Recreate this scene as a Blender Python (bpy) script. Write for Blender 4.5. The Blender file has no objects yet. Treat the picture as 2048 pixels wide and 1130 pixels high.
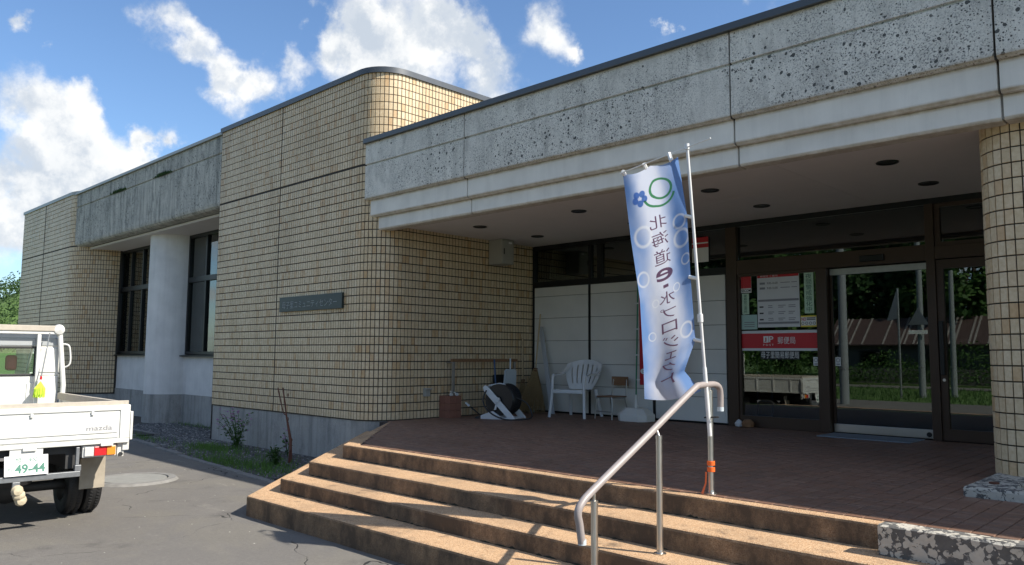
import bpy, bmesh, math, random
from mathutils import Matrix, Vector
rnd = random.Random(7)
C = bpy.context.scene.collection
R = math.radians
# ------------------------------------------------------------------ camera
CAMZ = 1.64
F_PX, YAW, PITCH, ROLL = 1567.3, R(44.208), R(5.269), R(0.370)
fwd = Vector((-math.sin(YAW)*math.cos(PITCH), math.cos(YAW)*math.cos(PITCH), math.sin(PITCH)))
r0 = Vector((math.cos(YAW), math.sin(YAW), 0)); u0 = r0.cross(fwd)
RT = r0*math.cos(ROLL)+u0*math.sin(ROLL); UP = -r0*math.sin(ROLL)+u0*math.cos(ROLL)
cam = bpy.data.cameras.new('camera'); camo = bpy.data.objects.new('camera', cam); C.objects.link(camo)
cam.sensor_width = 36; cam.lens = F_PX/2048*36; cam.clip_end = 3000; cam.clip_start = .05
M = Matrix((RT, UP, -fwd)).transposed().to_4x4(); M.translation = (0, 0, CAMZ); camo.matrix_world = M
bpy.context.scene.camera = camo
def ray(x, y): return fwd*F_PX+RT*(x-1024)-UP*(y-565)
CO = Vector((0, 0, CAMZ))
def at_depth(x, y, d): return CO+ray(x, y)*(d/F_PX)
def on_y(x, y, Y): v = ray(x, y); return CO+v*(Y/v.y)
def on_x(x, y, X): v = ray(x, y); return CO+v*(X/v.x)
def on_z(x, y, z): v = ray(x, y); return CO+v*((z-CAMZ)/v.z)
def project(p):
    v = Vector(p)-CO; d = v.dot(fwd)
    return 1024+F_PX*v.dot(RT)/d, 565-F_PX*v.dot(UP)/d, d
# ------------------------------------------------------------------ light
SUN_EL = R(41.6); SUN_AZ = Vector((.935, .355, 0)).normalized()
sun = bpy.data.lights.new('sun', 'SUN'); sun.energy = 4.5; sun.angle = R(.53); sun.color = (1, .93, .82)
so = bpy.data.objects.new('sun', sun); C.objects.link(so)
sd = Vector((SUN_AZ.x*math.cos(SUN_EL), SUN_AZ.y*math.cos(SUN_EL), math.sin(SUN_EL)))
so.rotation_euler = sd.to_track_quat('Z', 'Y').to_euler(); so.location = (0, 0, 30)
vs = bpy.context.scene.view_settings
vs.view_transform = 'Standard'; vs.look = 'None'; vs.gamma = 1; vs.use_curve_mapping = False; vs.exposure = 0.78
world = bpy.data.worlds.new('World'); bpy.context.scene.world = world; world.use_nodes = True
def build_world():
    nt = world.node_tree; N = nt.nodes; L = nt.links; N.clear()
    out = N.new('ShaderNodeOutputWorld'); bg = N.new('ShaderNodeBackground'); L.new(bg.outputs[0], out.inputs[0])
    sky = N.new('ShaderNodeTexSky'); sky.sky_type = 'NISHITA'; sky.sun_disc = False
    sky.sun_elevation = SUN_EL; sky.sun_rotation = math.atan2(SUN_AZ.x, SUN_AZ.y); sky.air_density = 1.0; sky.dust_density = .6; sky.ozone_density = 2.0
    bg.inputs[1].default_value = .12
    tint = N.new('ShaderNodeMix'); tint.data_type = 'RGBA'; tint.blend_type = 'MULTIPLY'; tint.inputs[0].default_value = 1; L.new(sky.outputs[0], tint.inputs[6]); tint.inputs[7].default_value = (.66, .77, .88, 1)
    tc = N.new('ShaderNodeTexCoord'); sep = N.new('ShaderNodeSeparateXYZ'); L.new(tc.outputs['Generated'], sep.inputs[0])
    def math_(op, a, b=None, c=None):
        m = N.new('ShaderNodeMath'); m.operation = op
        for i, v in enumerate((a, b, c)):
            if v is None: continue
            if isinstance(v, (int, float)): m.inputs[i].default_value = v
            else: L.new(v, m.inputs[i])
        return m.outputs[0]
    zz = math_('ADD', math_('MAXIMUM', sep.outputs[2], 0.0), .22)
    px = math_('DIVIDE', sep.outputs[0], zz); py = math_('DIVIDE', sep.outputs[1], zz)
    cmb = N.new('ShaderNodeCombineXYZ'); L.new(px, cmb.inputs[0]); L.new(py, cmb.inputs[1]); L.new(math_('MULTIPLY', sep.outputs[2], 1.6), cmb.inputs[2])
    def noise(off, scale, detail, rough):
        mp = N.new('ShaderNodeMapping'); L.new(cmb.outputs[0], mp.inputs[0]); mp.inputs['Location'].default_value = off
        n = N.new('ShaderNodeTexNoise'); L.new(mp.outputs[0], n.inputs['Vector']); n.inputs['Scale'].default_value = scale
        n.inputs['Detail'].default_value = detail; n.inputs['Roughness'].default_value = rough; n.inputs['Distortion'].default_value = .25
        return n.outputs['Fac']
    # cumulus: soft balls of cloud where the photograph shows them, a noise field of the same kind all round the sky
    nw = N.new('ShaderNodeTexNoise'); L.new(tc.outputs['Generated'], nw.inputs['Vector']); nw.inputs['Scale'].default_value = 7.5; nw.inputs['Detail'].default_value = 9; nw.inputs['Roughness'].default_value = .60
    wv = N.new('ShaderNodeVectorMath'); wv.operation = 'MULTIPLY_ADD'; L.new(nw.outputs['Color'], wv.inputs[0]); wv.inputs[1].default_value = (.17,)*3; wv.inputs[2].default_value = (-.085,)*3
    wd = N.new('ShaderNodeVectorMath'); wd.operation = 'ADD'; L.new(tc.outputs['Generated'], wd.inputs[0]); L.new(wv.outputs[0], wd.inputs[1])
    BL = [(45, 225, 75), (140, 290, 80), (225, 340, 80), (60, 395, 80), (195, 215, 40), (310, 300, 34), (330, 20, 58), (385, 85, 48), (430, 150, 40), (487, 200, 44), (0, 440, 90),
          (760, 20, 95), (850, 115, 105), (650, 115, 65), (560, 150, 44), (955, 165, 80), (735, 120, 85), (1095, 60, 60), (1065, 170, 34), (1150, 100, 30), (45, 45, 26), (1250, 65, 24), (1315, 48, 22), (1480, 0, 40), (330, 265, 34), (120, 120, 22), (690, 50, 70), (905, 60, 70)]
    def field(shift):
        acc = None; src = wd.outputs[0]
        if shift is not None:
            sh = N.new('ShaderNodeVectorMath'); sh.operation = 'ADD'; L.new(src, sh.inputs[0]); sh.inputs[1].default_value = shift; src = sh.outputs[0]
        for x, y, q in BL:
            c = ray(x, y).normalized(); d = N.new('ShaderNodeVectorMath'); d.operation = 'DISTANCE'; L.new(src, d.inputs[0]); d.inputs[1].default_value = c
            m = N.new('ShaderNodeMapRange'); m.interpolation_type = 'SMOOTHSTEP'; L.new(d.outputs['Value'], m.inputs[0]); m.inputs[1].default_value = q/F_PX*1.45; m.inputs[2].default_value = 0
            acc = m.outputs[0] if acc is None else math_('ADD', acc, m.outputs[0])
        return acc
    sdv = Vector((SUN_AZ.x*.6, SUN_AZ.y*.6, .8)).normalized()
    # away from the view the noise field carries on with the same share of cloud
    view = ray(640, 200).normalized(); dv = N.new('ShaderNodeVectorMath'); dv.operation = 'DISTANCE'; L.new(tc.outputs['Generated'], dv.inputs[0]); dv.inputs[1].default_value = view
    def ramp(v, a, b):
        r = N.new('ShaderNodeMapRange'); r.interpolation_type = 'SMOOTHSTEP'; L.new(v, r.inputs[0]); r.inputs[1].default_value = a; r.inputs[2].default_value = b
        return r.outputs[0]
    gen = noise(Vector((4.3, 1.55, .4)), 1.9, 9, .56); outside = ramp(dv.outputs['Value'], .45, .75)
    far = math_('MULTIPLY', ramp(gen, .46, .66), outside)
    def dnoise(shift, scale, rough):
        v = N.new('ShaderNodeVectorMath'); v.operation = 'ADD'; L.new(tc.outputs['Generated'], v.inputs[0]); v.inputs[1].default_value = shift
        n = N.new('ShaderNodeTexNoise'); L.new(v.outputs[0], n.inputs['Vector']); n.inputs['Scale'].default_value = scale; n.inputs['Detail'].default_value = 8; n.inputs['Roughness'].default_value = rough; return n.outputs['Fac']
    na = dnoise((3.1, 0, 0), 11, .62); nb = dnoise(Vector((3.1, 0, 0))+sdv*.022, 11, .62); nc = dnoise((0, 5.2, 0), 4.5, .5)
    f0 = math_('ADD', math_('ADD', field(None), far), math_('MULTIPLY', math_('SUBTRACT', na, .5), 1.75))
    f0 = math_('ADD', f0, math_('MULTIPLY', math_('SUBTRACT', nc, .5), 1.2))
    dens = ramp(f0, .20, 1.15)
    shade = ramp(math_('SUBTRACT', na, nb), -.10, .10)
    core = ramp(f0, .9, 2.2)
    bright = math_('SUBTRACT', math_('ADD', math_('MULTIPLY', shade, .75), math_('MULTIPLY', ramp(nc, .36, .64), .45)), math_('MULTIPLY', core, .42))
    mixc = N.new('ShaderNodeMix'); mixc.data_type = 'RGBA'; L.new(bright, mixc.inputs[0])
    mixc.inputs[6].default_value = (3.0, 3.35, 3.8, 1); mixc.inputs[7].default_value = (5.3, 5.3, 5.2, 1)
    mix = N.new('ShaderNodeMix'); mix.data_type = 'RGBA'; L.new(math_('MULTIPLY', dens, .97), mix.inputs[0]); L.new(tint.outputs[2], mix.inputs[6]); L.new(mixc.outputs[2], mix.inputs[7])
    L.new(mix.outputs[2], bg.inputs[0])
build_world()
# ------------------------------------------------------------------ materials
class NT:
    def __init__(s, name):
        s.m = bpy.data.materials.new(name); s.m.use_nodes = True; s.t = s.m.node_tree; s.N = s.t.nodes; s.L = s.t.links
        s.b = s.N['Principled BSDF']; s.out = s.N['Material Output']
        g = s.N.new('ShaderNodeNewGeometry'); s.pos = g.outputs['Position']; s.island = g.outputs['Random Per Island']
    def set(s, k, v):
        i = s.b.inputs[k]
        if hasattr(v, 'is_linked'): s.L.new(v, i)
        else: i.default_value = (*v, 1) if isinstance(v, tuple) and len(v) == 3 else v
    def noise(s, scale, detail=4, rough=.55, vec=None, dist=0, stretch=None):
        n = s.N.new('ShaderNodeTexNoise'); v = vec or s.pos
        if stretch:
            mp = s.N.new('ShaderNodeMapping'); s.L.new(v, mp.inputs[0]); mp.inputs['Scale'].default_value = stretch; v = mp.outputs[0]
        s.L.new(v, n.inputs['Vector']); n.inputs['Scale'].default_value = scale; n.inputs['Detail'].default_value = detail
        n.inputs['Roughness'].default_value = rough; n.inputs['Distortion'].default_value = dist; return n.outputs['Fac']
    def vor(s, scale, feature='F1', vec=None, out='Distance', rand=1):
        n = s.N.new('ShaderNodeTexVoronoi'); n.feature = feature; s.L.new(vec or s.pos, n.inputs['Vector']); n.inputs['Scale'].default_value = scale
        n.inputs['Randomness'].default_value = rand; return n.outputs[out]
    def warp(s, scale, amt):
        n = s.N.new('ShaderNodeTexNoise'); s.L.new(s.pos, n.inputs['Vector']); n.inputs['Scale'].default_value = scale; n.inputs['Detail'].default_value = 3
        a = s.N.new('ShaderNodeVectorMath'); a.operation = 'MULTIPLY_ADD'; s.L.new(n.outputs['Color'], a.inputs[0]); a.inputs[1].default_value = (amt,)*3; s.L.new(s.pos, a.inputs[2])
        return a.outputs[0]
    def rng(s, v, a, b, c=0, d=1):
        r = s.N.new('ShaderNodeMapRange'); s.L.new(v, r.inputs[0])
        for i, q in enumerate((a, b, c, d)): r.inputs[i+1].default_value = q
        return r.outputs[0]
    def math(s, op, a, b=0.0):
        m = s.N.new('ShaderNodeMath'); m.operation = op
        for i, v in enumerate((a, b)):
            if isinstance(v, (int, float)): m.inputs[i].default_value = v
            else: s.L.new(v, m.inputs[i])
        return m.outputs[0]
    def mix(s, f, a, b, mode='MIX'):
        m = s.N.new('ShaderNodeMix'); m.data_type = 'RGBA'; m.blend_type = mode
        for i, v in ((0, f), (6, a), (7, b)):
            if hasattr(v, 'is_linked'): s.L.new(v, m.inputs[i])
            elif i == 0: m.inputs[0].default_value = v
            else: m.inputs[i].default_value = (*v, 1)
        return m.outputs[2]
    def ramp(s, v, stops):
        r = s.N.new('ShaderNodeValToRGB'); s.L.new(v, r.inputs[0]); e = r.color_ramp.elements
        while len(e) < len(stops): e.new(.5)
        for q, (p, c) in zip(e, stops): q.position = p; q.color = (*c, 1)
        return r.outputs[0]
    def bump(s, h, strength=.3, dist=.01):
        b = s.N.new('ShaderNodeBump'); s.L.new(h, b.inputs['Height']); b.inputs['Strength'].default_value = strength; b.inputs['Distance'].default_value = dist
        s.L.new(b.outputs[0], s.b.inputs['Normal'])
    def orand(s):
        return s.N.new('ShaderNodeObjectInfo').outputs['Random']
    def sep(s):
        n = s.N.new('ShaderNodeSeparateXYZ'); s.L.new(s.pos, n.inputs[0]); return n.outputs
MATS = {}
def simple(name, col, rough=.5, metal=0, var=.12, scale=9, bump=0, spec=.5):
    t = NT(name); n = t.noise(scale, 5)
    lo = tuple(c*(1-var) for c in col); hi = tuple(min(1, c*(1+var)) for c in col)
    t.set('Base Color', t.mix(n, lo, hi)); t.set('Roughness', t.rng(n, 0, 1, max(.02, rough-.08), min(1, rough+.08))); t.set('Metallic', metal); t.set('Specular IOR Level', spec)
    if bump: t.bump(t.noise(scale*12, 3), bump, .004)
    MATS[name] = t.m; return t.m
def tile_mat(name, use_island, stops, rough=.42):
    t = NT(name); v = t.island if use_island else t.orand()
    c = t.ramp(v, stops); n = t.noise(28, 4); st = t.noise(1.3, 5, .6, stretch=(1, 1, .35))
    c = t.mix(t.rng(n, .3, .75), c, t.mix(1, c, (.80, .74, .66), 'MULTIPLY')); c = t.mix(t.rng(st, .48, .74, 0, .6), c, t.mix(1, c, (.62, .58, .5), 'MULTIPLY'))
    t.set('Base Color', c); t.set('Roughness', t.rng(n, 0, 1, rough-.1, rough+.12)); t.bump(n, .12, .004); MATS[name] = t.m
BEIGE = [(0, (.66, .52, .335)), (.3, (.70, .565, .375)), (.55, (.64, .50, .315)), (.8, (.72, .59, .40)), (.93, (.62, .44, .25)), (1, (.59, .405, .22))]
tile_mat('tile', False, BEIGE); tile_mat('tile_joined', True, BEIGE)
PAVE = [(0, (.19, .105, .072)), (.4, (.235, .135, .092)), (.75, (.175, .11, .082)), (1, (.26, .16, .115))]
tile_mat('paver', False, PAVE, .55); tile_mat('paver_joined', True, PAVE, .55)
simple('mortar', (.04, .035, .03), .95, bump=.3)
simple('mortar_floor', (.035, .028, .025), .95)
def mk_concrete(name, base, spots, streak, grey, ledges=()):
    t = NT(name); fine = t.noise(60, 6, .7); b = t.noise(3, 5)
    c = t.mix(t.rng(b, .3, .75), base, tuple(x*.84 for x in base))
    crk = t.vor(42, 'DISTANCE_TO_EDGE', t.warp(25, .02)); patch = t.noise(1.1, 4, .6)
    if grey: c = t.mix(t.math('MULTIPLY', t.rng(crk, .02, .0, 0, 1), t.rng(patch, .38, .58)), c, (.16, .165, .165))
    if grey: c = t.mix(t.math('MULTIPLY', t.rng(fine, .515, .61), t.rng(t.noise(2.1, 4, stretch=(1, 1, .6)), .36, .62, 0, grey)), c, (.13, .14, .14))
    if grey: c = t.mix(t.math('MULTIPLY', t.rng(t.noise(6.5, 7, .75, stretch=(1, 1, .45)), .50, .64), .62 if grey >= 1 else .30), c, (.12, .12, .115))
    if streak:
        sx = t.noise(7, 5, .65, stretch=(1, 1, .06)); c = t.mix(t.rng(sx, .47, .72, 0, streak), c, (.10, .11, .105))
    if spots:
        w = t.warp(9, .05); cl = t.noise(.9, 3)
        for sc, th, am in ((17, .20, .40), (36, .22, .36), (80, .26, .34)):
            v = t.vor(sc, 'F1', w); sel = t.vor(sc, 'F1', w, 'Color')
            sp = t.N.new('ShaderNodeSeparateColor'); t.L.new(sel, sp.inputs[0])
            ok = t.math('GREATER_THAN', sp.outputs[0], t.rng(t.sep()[2], 4.5, 4.62, .40, .84) if not streak or streak < .4 else .45); size = t.math('MULTIPLY', sp.outputs[1], th*1.5)
            m = t.math('MULTIPLY', t.math('LESS_THAN', v, size), t.math('MULTIPLY', ok, t.rng(cl, am, am+.1)))
            c = t.mix(t.math('MULTIPLY', m, spots), c, (.055, .06, .06))
    if ledges:
        zz = t.sep()[2]; dn = t.noise(9, 6, .7, stretch=(1, 1, .3)); acc = None
        for zl in ledges:
            q = t.rng(t.math('ABSOLUTE', t.math('SUBTRACT', zz, zl)), .030, .0); acc = q if acc is None else t.math('MAXIMUM', acc, q)
        c = t.mix(t.math('MULTIPLY', acc, t.rng(dn, .25, .75, .15, .95)), c, (.30, .235, .15))
    t.set('Base Color', c); t.set('Roughness', .88); t.bump(t.math('ADD', fine, t.math('MULTIPLY', crk, 2.0)) if grey else fine, .3 if grey else .15, .006); MATS[name] = t.m
mk_concrete('fascia', (.74, .72, .66), .95, .20, .9, (4.02, 4.88))
mk_concrete('fascia_old', (.60, .575, .51), .95, .7, 1.0)
mk_concrete('fascia_clean', (.78, .76, .705), 0, .10, 0, (3.995, 3.735, 3.54, 3.755))
mk_concrete('white_wall', (.77, .755, .725), 0, .10, 0)
mk_concrete('plinth_concrete', (.43, .415, .385), .0, .55, .3)
simple('soffit', (.68, .635, .605), .9, var=.06, scale=3)
simple('edge_stain', (.42, .36, .27), .9, var=.3, scale=12)
simple('coping', (.105, .11, .115), .42, .7, .1, 4)
simple('coping_light', (.30, .29, .27), .45, .6, .12, 4)
simple('bronze', (.058, .036, .024), .42, .35, .12, 6)
simple('black_frame', (.012, .013, .014), .4, .3, .2)
simple('siding', (.66, .65, .60), .65, var=.13, scale=2.5)
simple('steel', (.60, .58, .54), .34, 1, .03, 20)
simple('steel_dull', (.40, .40, .39), .4, .9, .2, 16)
simple('rail_plastic', (.30, .265, .255), .42, var=.08)
simple('white_plastic', (.66, .67, .67), .45, var=.16, scale=7)
simple('grey_plastic', (.50, .56, .60), .4, var=.06)
simple('black_rubber', (.014, .014, .015), .55, var=.3, scale=30)
simple('hose_black', (.02, .021, .023), .32, var=.2, scale=30)
simple('dark_gap', (.01, .01, .01), .9)
simple('box_grey', (.36, .35, .31), .5, var=.06)
simple('wood', (.24, .125, .06), .55, var=.25, scale=14)
simple('wood_pale', (.46, .35, .21), .7, var=.2, scale=18)
simple('board_grey', (.42, .44, .46), .7, var=.08)
simple('straw', (.24, .165, .075), .9, var=.4, scale=40)
simple('brick_red', (.24, .105, .07), .85, var=.2, scale=30, bump=.3)
simple('mat_blue', (.20, .235, .27), .9, var=.2, scale=60, bump=.4)
simple('sign_green', (.018, .028, .026), .45, var=.35, scale=6)
simple('letter_faded', (.26, .28, .28), .7, var=.5, scale=22)
simple('white_print', (.72, .72, .70), .5, var=.03)
simple('paper_grey', (.62, .62, .63), .5, var=.04)
simple('black_print', (.02, .02, .022), .6)
simple('grey_print', (.22, .22, .24), .6)
simple('red_print', (.50, .012, .02), .45, var=.06)
simple('green_paper', (.50, .66, .50), .6, var=.04)
simple('green_dark', (.02, .12, .07), .6)
simple('teal_paper', (.36, .52, .47), .5, var=.1)
simple('yellow_print', (.72, .55, .05), .5)
simple('orange_strap', (.80, .14, .02), .5, var=.1)
simple('rust', (.11, .04, .022), .85, var=.5, scale=40, bump=.4)
simple('truck_white', (.62, .63, .61), .3, var=.05, scale=5, spec=.6)
def mk_paint():
    t = NT('truck_white'); n = t.noise(3.5, 6, .65); z = t.sep()[2]; st = t.noise(11, 5, .7, stretch=(1, 1, .18))
    low = t.rng(z, .95, .55); d = t.math('MULTIPLY', t.rng(n, .42, .70), t.math('ADD', .25, t.math('MULTIPLY', low, .5))); c = t.mix(d, (.64, .65, .63), (.40, .36, .29))
    c = t.mix(t.rng(st, .60, .78, 0, .35), c, (.34, .30, .24)); c = t.mix(t.rng(t.vor(23, vec=t.warp(30, .03)), .05, .03, 0, .7), c, (.22, .09, .04))
    t.set('Base Color', c); t.set('Roughness', t.rng(n, .3, .7, .26, .5)); t.set('Specular IOR Level', .55); t.bump(t.noise(2.0, 2), .06, .02); MATS['truck_white'] = t.m
mk_paint()
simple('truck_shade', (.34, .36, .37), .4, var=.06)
simple('truck_dark', (.03, .03, .03), .6, var=.4, scale=20)
simple('galv', (.20, .21, .22), .5, .6, .3, 18)
simple('mud', (.33, .29, .23), .9, var=.25, scale=14)
simple('plank', (.42, .38, .32), .75, var=.2, scale=20)
simple('lamp_red', (.50, .02, .025), .18, var=.1)
simple('lamp_amber', (.75, .24, .03), .18, var=.1)
simple('lamp_clear', (.55, .54, .52), .15, var=.1)
simple('rag', (.50, .43, .30), .95, var=.3, scale=25, bump=.4)
simple('lime', (.50, .72, .05), .7, var=.2, scale=40)
simple('pink', (.6, .12, .16), .6)
simple('plate_green', (.03, .16, .11), .5)
simple('plum', (.27, .15, .22), .7, var=.08)
simple('flag_green', (.14, .46, .20), .7, var=.05)
simple('flag_blue', (.18, .34, .72), .7, var=.05)
simple('pale_ring', (.74, .78, .87), .7, var=.02)
for _n in ('plum', 'flag_green', 'flag_blue', 'pale_ring'):
    _t = MATS[_n].node_tree; _b = _t.nodes['Principled BSDF']; _tr = _t.nodes.new('ShaderNodeBsdfTranslucent'); _t.links.new(_b.inputs['Base Color'].links[0].from_socket, _tr.inputs[0])
    _m = _t.nodes.new('ShaderNodeMixShader'); _m.inputs[0].default_value = .6; _t.links.new(_b.outputs[0], _m.inputs[1]); _t.links.new(_tr.outputs[0], _m.inputs[2]); _t.links.new(_m.outputs[0], _t.nodes['Material Output'].inputs[0])
simple('flag_red', (.42, .01, .025), .7, var=.08)
simple('pole_green', (.02, .17, .09), .4)
simple('cap_concrete', (.23, .23, .215), .9, var=.2, scale=14, bump=.3)
simple('kerb_concrete', (.20, .195, .185), .95, var=.35, scale=12, bump=.4)
simple('bark', (.06, .045, .035), .95, var=.4, scale=12, bump=.5)
simple('pole_concrete', (.20, .22, .225), .8, var=.12)
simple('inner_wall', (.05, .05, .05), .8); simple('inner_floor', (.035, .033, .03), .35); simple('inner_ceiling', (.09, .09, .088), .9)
simple('roof_brown', (.07, .045, .04), .6, var=.35, scale=3); simple('roof_pale', (.24, .22, .20), .6, var=.3, scale=3)
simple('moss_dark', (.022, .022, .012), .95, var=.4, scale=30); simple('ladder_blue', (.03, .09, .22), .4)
simple('cloth_curtain', (.30, .31, .30), .9, var=.1)
def leafmat(name, cols):
    t = NT(name); c = t.ramp(t.island, [(i/(len(cols)-1), q) for i, q in enumerate(cols)])
    t.set('Base Color', c); t.set('Roughness', .6); t.set('Specular IOR Level', .3)
    tr = t.N.new('ShaderNodeBsdfTranslucent'); t.L.new(c, tr.inputs[0]); mx = t.N.new('ShaderNodeMixShader'); mx.inputs[0].default_value = .3
    t.L.new(t.b.outputs[0], mx.inputs[1]); t.L.new(tr.outputs[0], mx.inputs[2]); t.L.new(mx.outputs[0], t.out.inputs[0]); MATS[name] = t.m
leafmat('leaf', [(.035, .085, .02), (.06, .13, .03), (.09, .17, .045), (.045, .10, .025)])
leafmat('leaf_hill', [(.03, .065, .02), (.05, .095, .028), (.07, .12, .035)])
leafmat('leaf_dark', [(.02, .05, .015), (.035, .08, .025), (.05, .105, .03)])
leafmat('leaf_lime', [(.09, .19, .035), (.13, .25, .05), (.07, .15, .03)])
leafmat('petal', [(.45, .20, .42), (.55, .30, .52)])
def glass(name, tint, fac):
    t = NT(name); tr = t.N.new('ShaderNodeBsdfTransparent'); tr.inputs[0].default_value = (*tint, 1)
    gl = t.N.new('ShaderNodeBsdfGlossy'); gl.inputs['Roughness'].default_value = .003; gl.inputs[0].default_value = (.93, .97, .95, 1)
    fr = t.N.new('ShaderNodeFresnel'); fr.inputs[0].default_value = 1.5
    f = t.math('ADD', t.math('MULTIPLY', fr.outputs[0], .9), fac)
    mx = t.N.new('ShaderNodeMixShader'); t.L.new(f, mx.inputs[0]); t.L.new(tr.outputs[0], mx.inputs[1]); t.L.new(gl.outputs[0], mx.inputs[2]); t.L.new(mx.outputs[0], t.out.inputs[0])
    MATS[name] = t.m
glass('glass', (.50, .55, .53), .075); glass('window_glass', (.5, .55, .55), .08); glass('cab_glass', (.88, .93, .90), .03)
def mk_ground():
    t = NT('asphalt'); ag = t.vor(160); ag2 = t.noise(240, 2); big = t.noise(.55, 5, .6); mid = t.noise(3, 5, .65)
    c = t.mix(big, (.13, .122, .113), (.19, .178, .162)); c = t.mix(t.rng(mid, .5, .8, 0, .5), c, (.22, .205, .18))
    c = t.mix(t.rng(ag2, .55, .75, 0, .55), c, (.30, .29, .27)); c = t.mix(t.rng(ag, .18, .05, 0, .4), c, (.05, .05, .05))
    patch = t.noise(.9, 3, .5, dist=1.2); c = t.mix(t.rng(patch, .50, .60, 0, .35), c, (.20, .185, .15)); c = t.mix(t.rng(t.noise(1.7, 4, .6), .58, .70, 0, .45), c, (.075, .07, .066))
    mot = t.noise(34, 4, .65); c = t.mix(t.rng(mot, .35, .70, 0, .5), c, t.mix(1, c, (.62, .62, .62), 'MULTIPLY')); c = t.mix(t.rng(t.noise(17, 5, .7), .58, .72, 0, .45), c, (.30, .285, .25))
    scuff = t.math('MULTIPLY', t.rng(t.noise(2.2, 6, .7, stretch=(.25, 1, 1), dist=.6), .60, .70), t.rng(t.noise(.7, 2), .45, .6)); c = t.mix(t.math('MULTIPLY', scuff, .8), c, (.38, .36, .31))
    crk = t.vor(.75, 'DISTANCE_TO_EDGE', t.warp(2.2, .55)); cm = t.math('MULTIPLY', t.rng(crk, .0075, .003), t.rng(t.noise(.8, 3), .46, .54)); c = t.mix(cm, c, (.02, .019, .018))
    sp = t.vor(9); s2 = t.vor(9, out='Color'); q = t.N.new('ShaderNodeSeparateColor'); t.L.new(s2, q.inputs[0])
    c = t.mix(t.math('MULTIPLY', t.math('LESS_THAN', sp, .07), t.math('GREATER_THAN', q.outputs[0], .8)), c, (.6, .58, .52))
    t.set('Base Color', c); t.set('Roughness', .9); t.bump(t.math('SUBTRACT', t.math('ADD', t.math('MULTIPLY', ag2, 1.6), t.math('MULTIPLY', mid, .6)), t.math('MULTIPLY', cm, 2.0)), .5, .008); MATS['asphalt'] = t.m
    t = NT('step_stone'); a = t.vor(190, out='Color'); q = t.N.new('ShaderNodeSeparateColor'); t.L.new(a, q.inputs[0]); big = t.noise(2.2, 6, .65)
    c = t.ramp(q.outputs[0], [(0, (.26, .145, .075)), (.35, (.50, .30, .155)), (.7, (.60, .39, .22)), (1, (.66, .48, .30))])
    c = t.mix(t.rng(big, .35, .75, 0, .35), c, (.26, .17, .10))
    c = t.mix(t.rng(t.noise(1.3, 6, .68), .50, .68, 0, .5), c, (.22, .15, .095)); c = t.mix(t.rng(t.noise(38, 4, .6), .5, .75, 0, .35), c, (.62, .47, .31))
    st = t.noise(5, 6, .7, stretch=(1, 1, .35)); c = t.mix(t.rng(st, .55, .74, 0, .75), c, (.055, .045, .035))
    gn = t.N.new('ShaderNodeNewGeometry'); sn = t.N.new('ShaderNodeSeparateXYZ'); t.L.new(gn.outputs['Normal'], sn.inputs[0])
    upright_tint = t.math('MULTIPLY', t.rng(sn.outputs[2], .75, .3), t.rng(t.noise(3.2, 6, .7, stretch=(1, 1, .6)), .28, .60, .35, .97)); c = t.mix(upright_tint, c, (.075, .055, .038))  # upright faces tinted darker by their normal, broken up with noise
    t.set('Base Color', c); t.set('Roughness', .92); t.bump(t.math('ADD', t.vor(190), t.noise(14, 4)), .45, .006); MATS['step_stone'] = t.m
    t = NT('lichen'); w = t.warp(22, .05); v = t.vor(24, 'F1', w); sel = t.vor(24, 'F1', w, 'Color'); q = t.N.new('ShaderNodeSeparateColor'); t.L.new(sel, q.inputs[0])
    m = t.math('LESS_THAN', v, t.math('MULTIPLY', q.outputs[0], .75)); bigm = t.noise(7, 6, .68, dist=.4)
    m2 = t.math('MAXIMUM', t.math('MULTIPLY', m, t.rng(bigm, .36, .42)), t.rng(bigm, .53, .55))
    c = t.mix(m2, t.mix(t.noise(20, 5), (.05, .05, .048), (.17, .165, .155)), t.mix(t.noise(30, 4), (.36, .33, .28), (.58, .55, .47)))
    t.set('Base Color', c); t.set('Roughness', .95); t.bump(t.math('ADD', t.noise(50, 5), m2), .5, .008); MATS['lichen'] = t.m
    t = NT('grass_ground'); n = t.noise(.12, 6); n2 = t.noise(9, 4); c = t.mix(n, (.06, .12, .025), (.13, .22, .045)); c = t.mix(t.rng(n2, .4, .8, 0, .5), c, (.04, .08, .02)); t.set('Base Color', c); t.set('Roughness', .95); t.bump(n2, .6, .05); MATS['grass_ground'] = t.m
    t = NT('soil'); n = t.noise(22, 6, .7); c = t.mix(n, (.035, .033, .028), (.12, .112, .10)); t.set('Base Color', c); t.set('Roughness', .98); t.bump(n, .7, .02); MATS['soil'] = t.m
    t = NT('gravel'); c = t.ramp(t.island, [(0, (.05, .055, .06)), (.5, (.12, .125, .13)), (.85, (.2, .2, .195)), (1, (.34, .33, .30))]); t.set('Base Color', c); t.set('Roughness', .9); MATS['gravel'] = t.m
    t = NT('flag_cloth'); uv = t.N.new('ShaderNodeTexCoord').outputs['UV']; sp = t.N.new('ShaderNodeSeparateXYZ'); t.L.new(uv, sp.inputs[0])
    e = t.math('ABSOLUTE', t.math('SUBTRACT', sp.outputs[0], .46)); n = t.noise(1.6, 3, .5, vec=uv, stretch=(1.0, 2.6, 1))
    f = t.math('ADD', t.rng(e, .10, .46), t.rng(n, .35, .7, -.35, .45)); c = t.mix(f, (.64, .69, .82), (.20, .36, .72)); 
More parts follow.
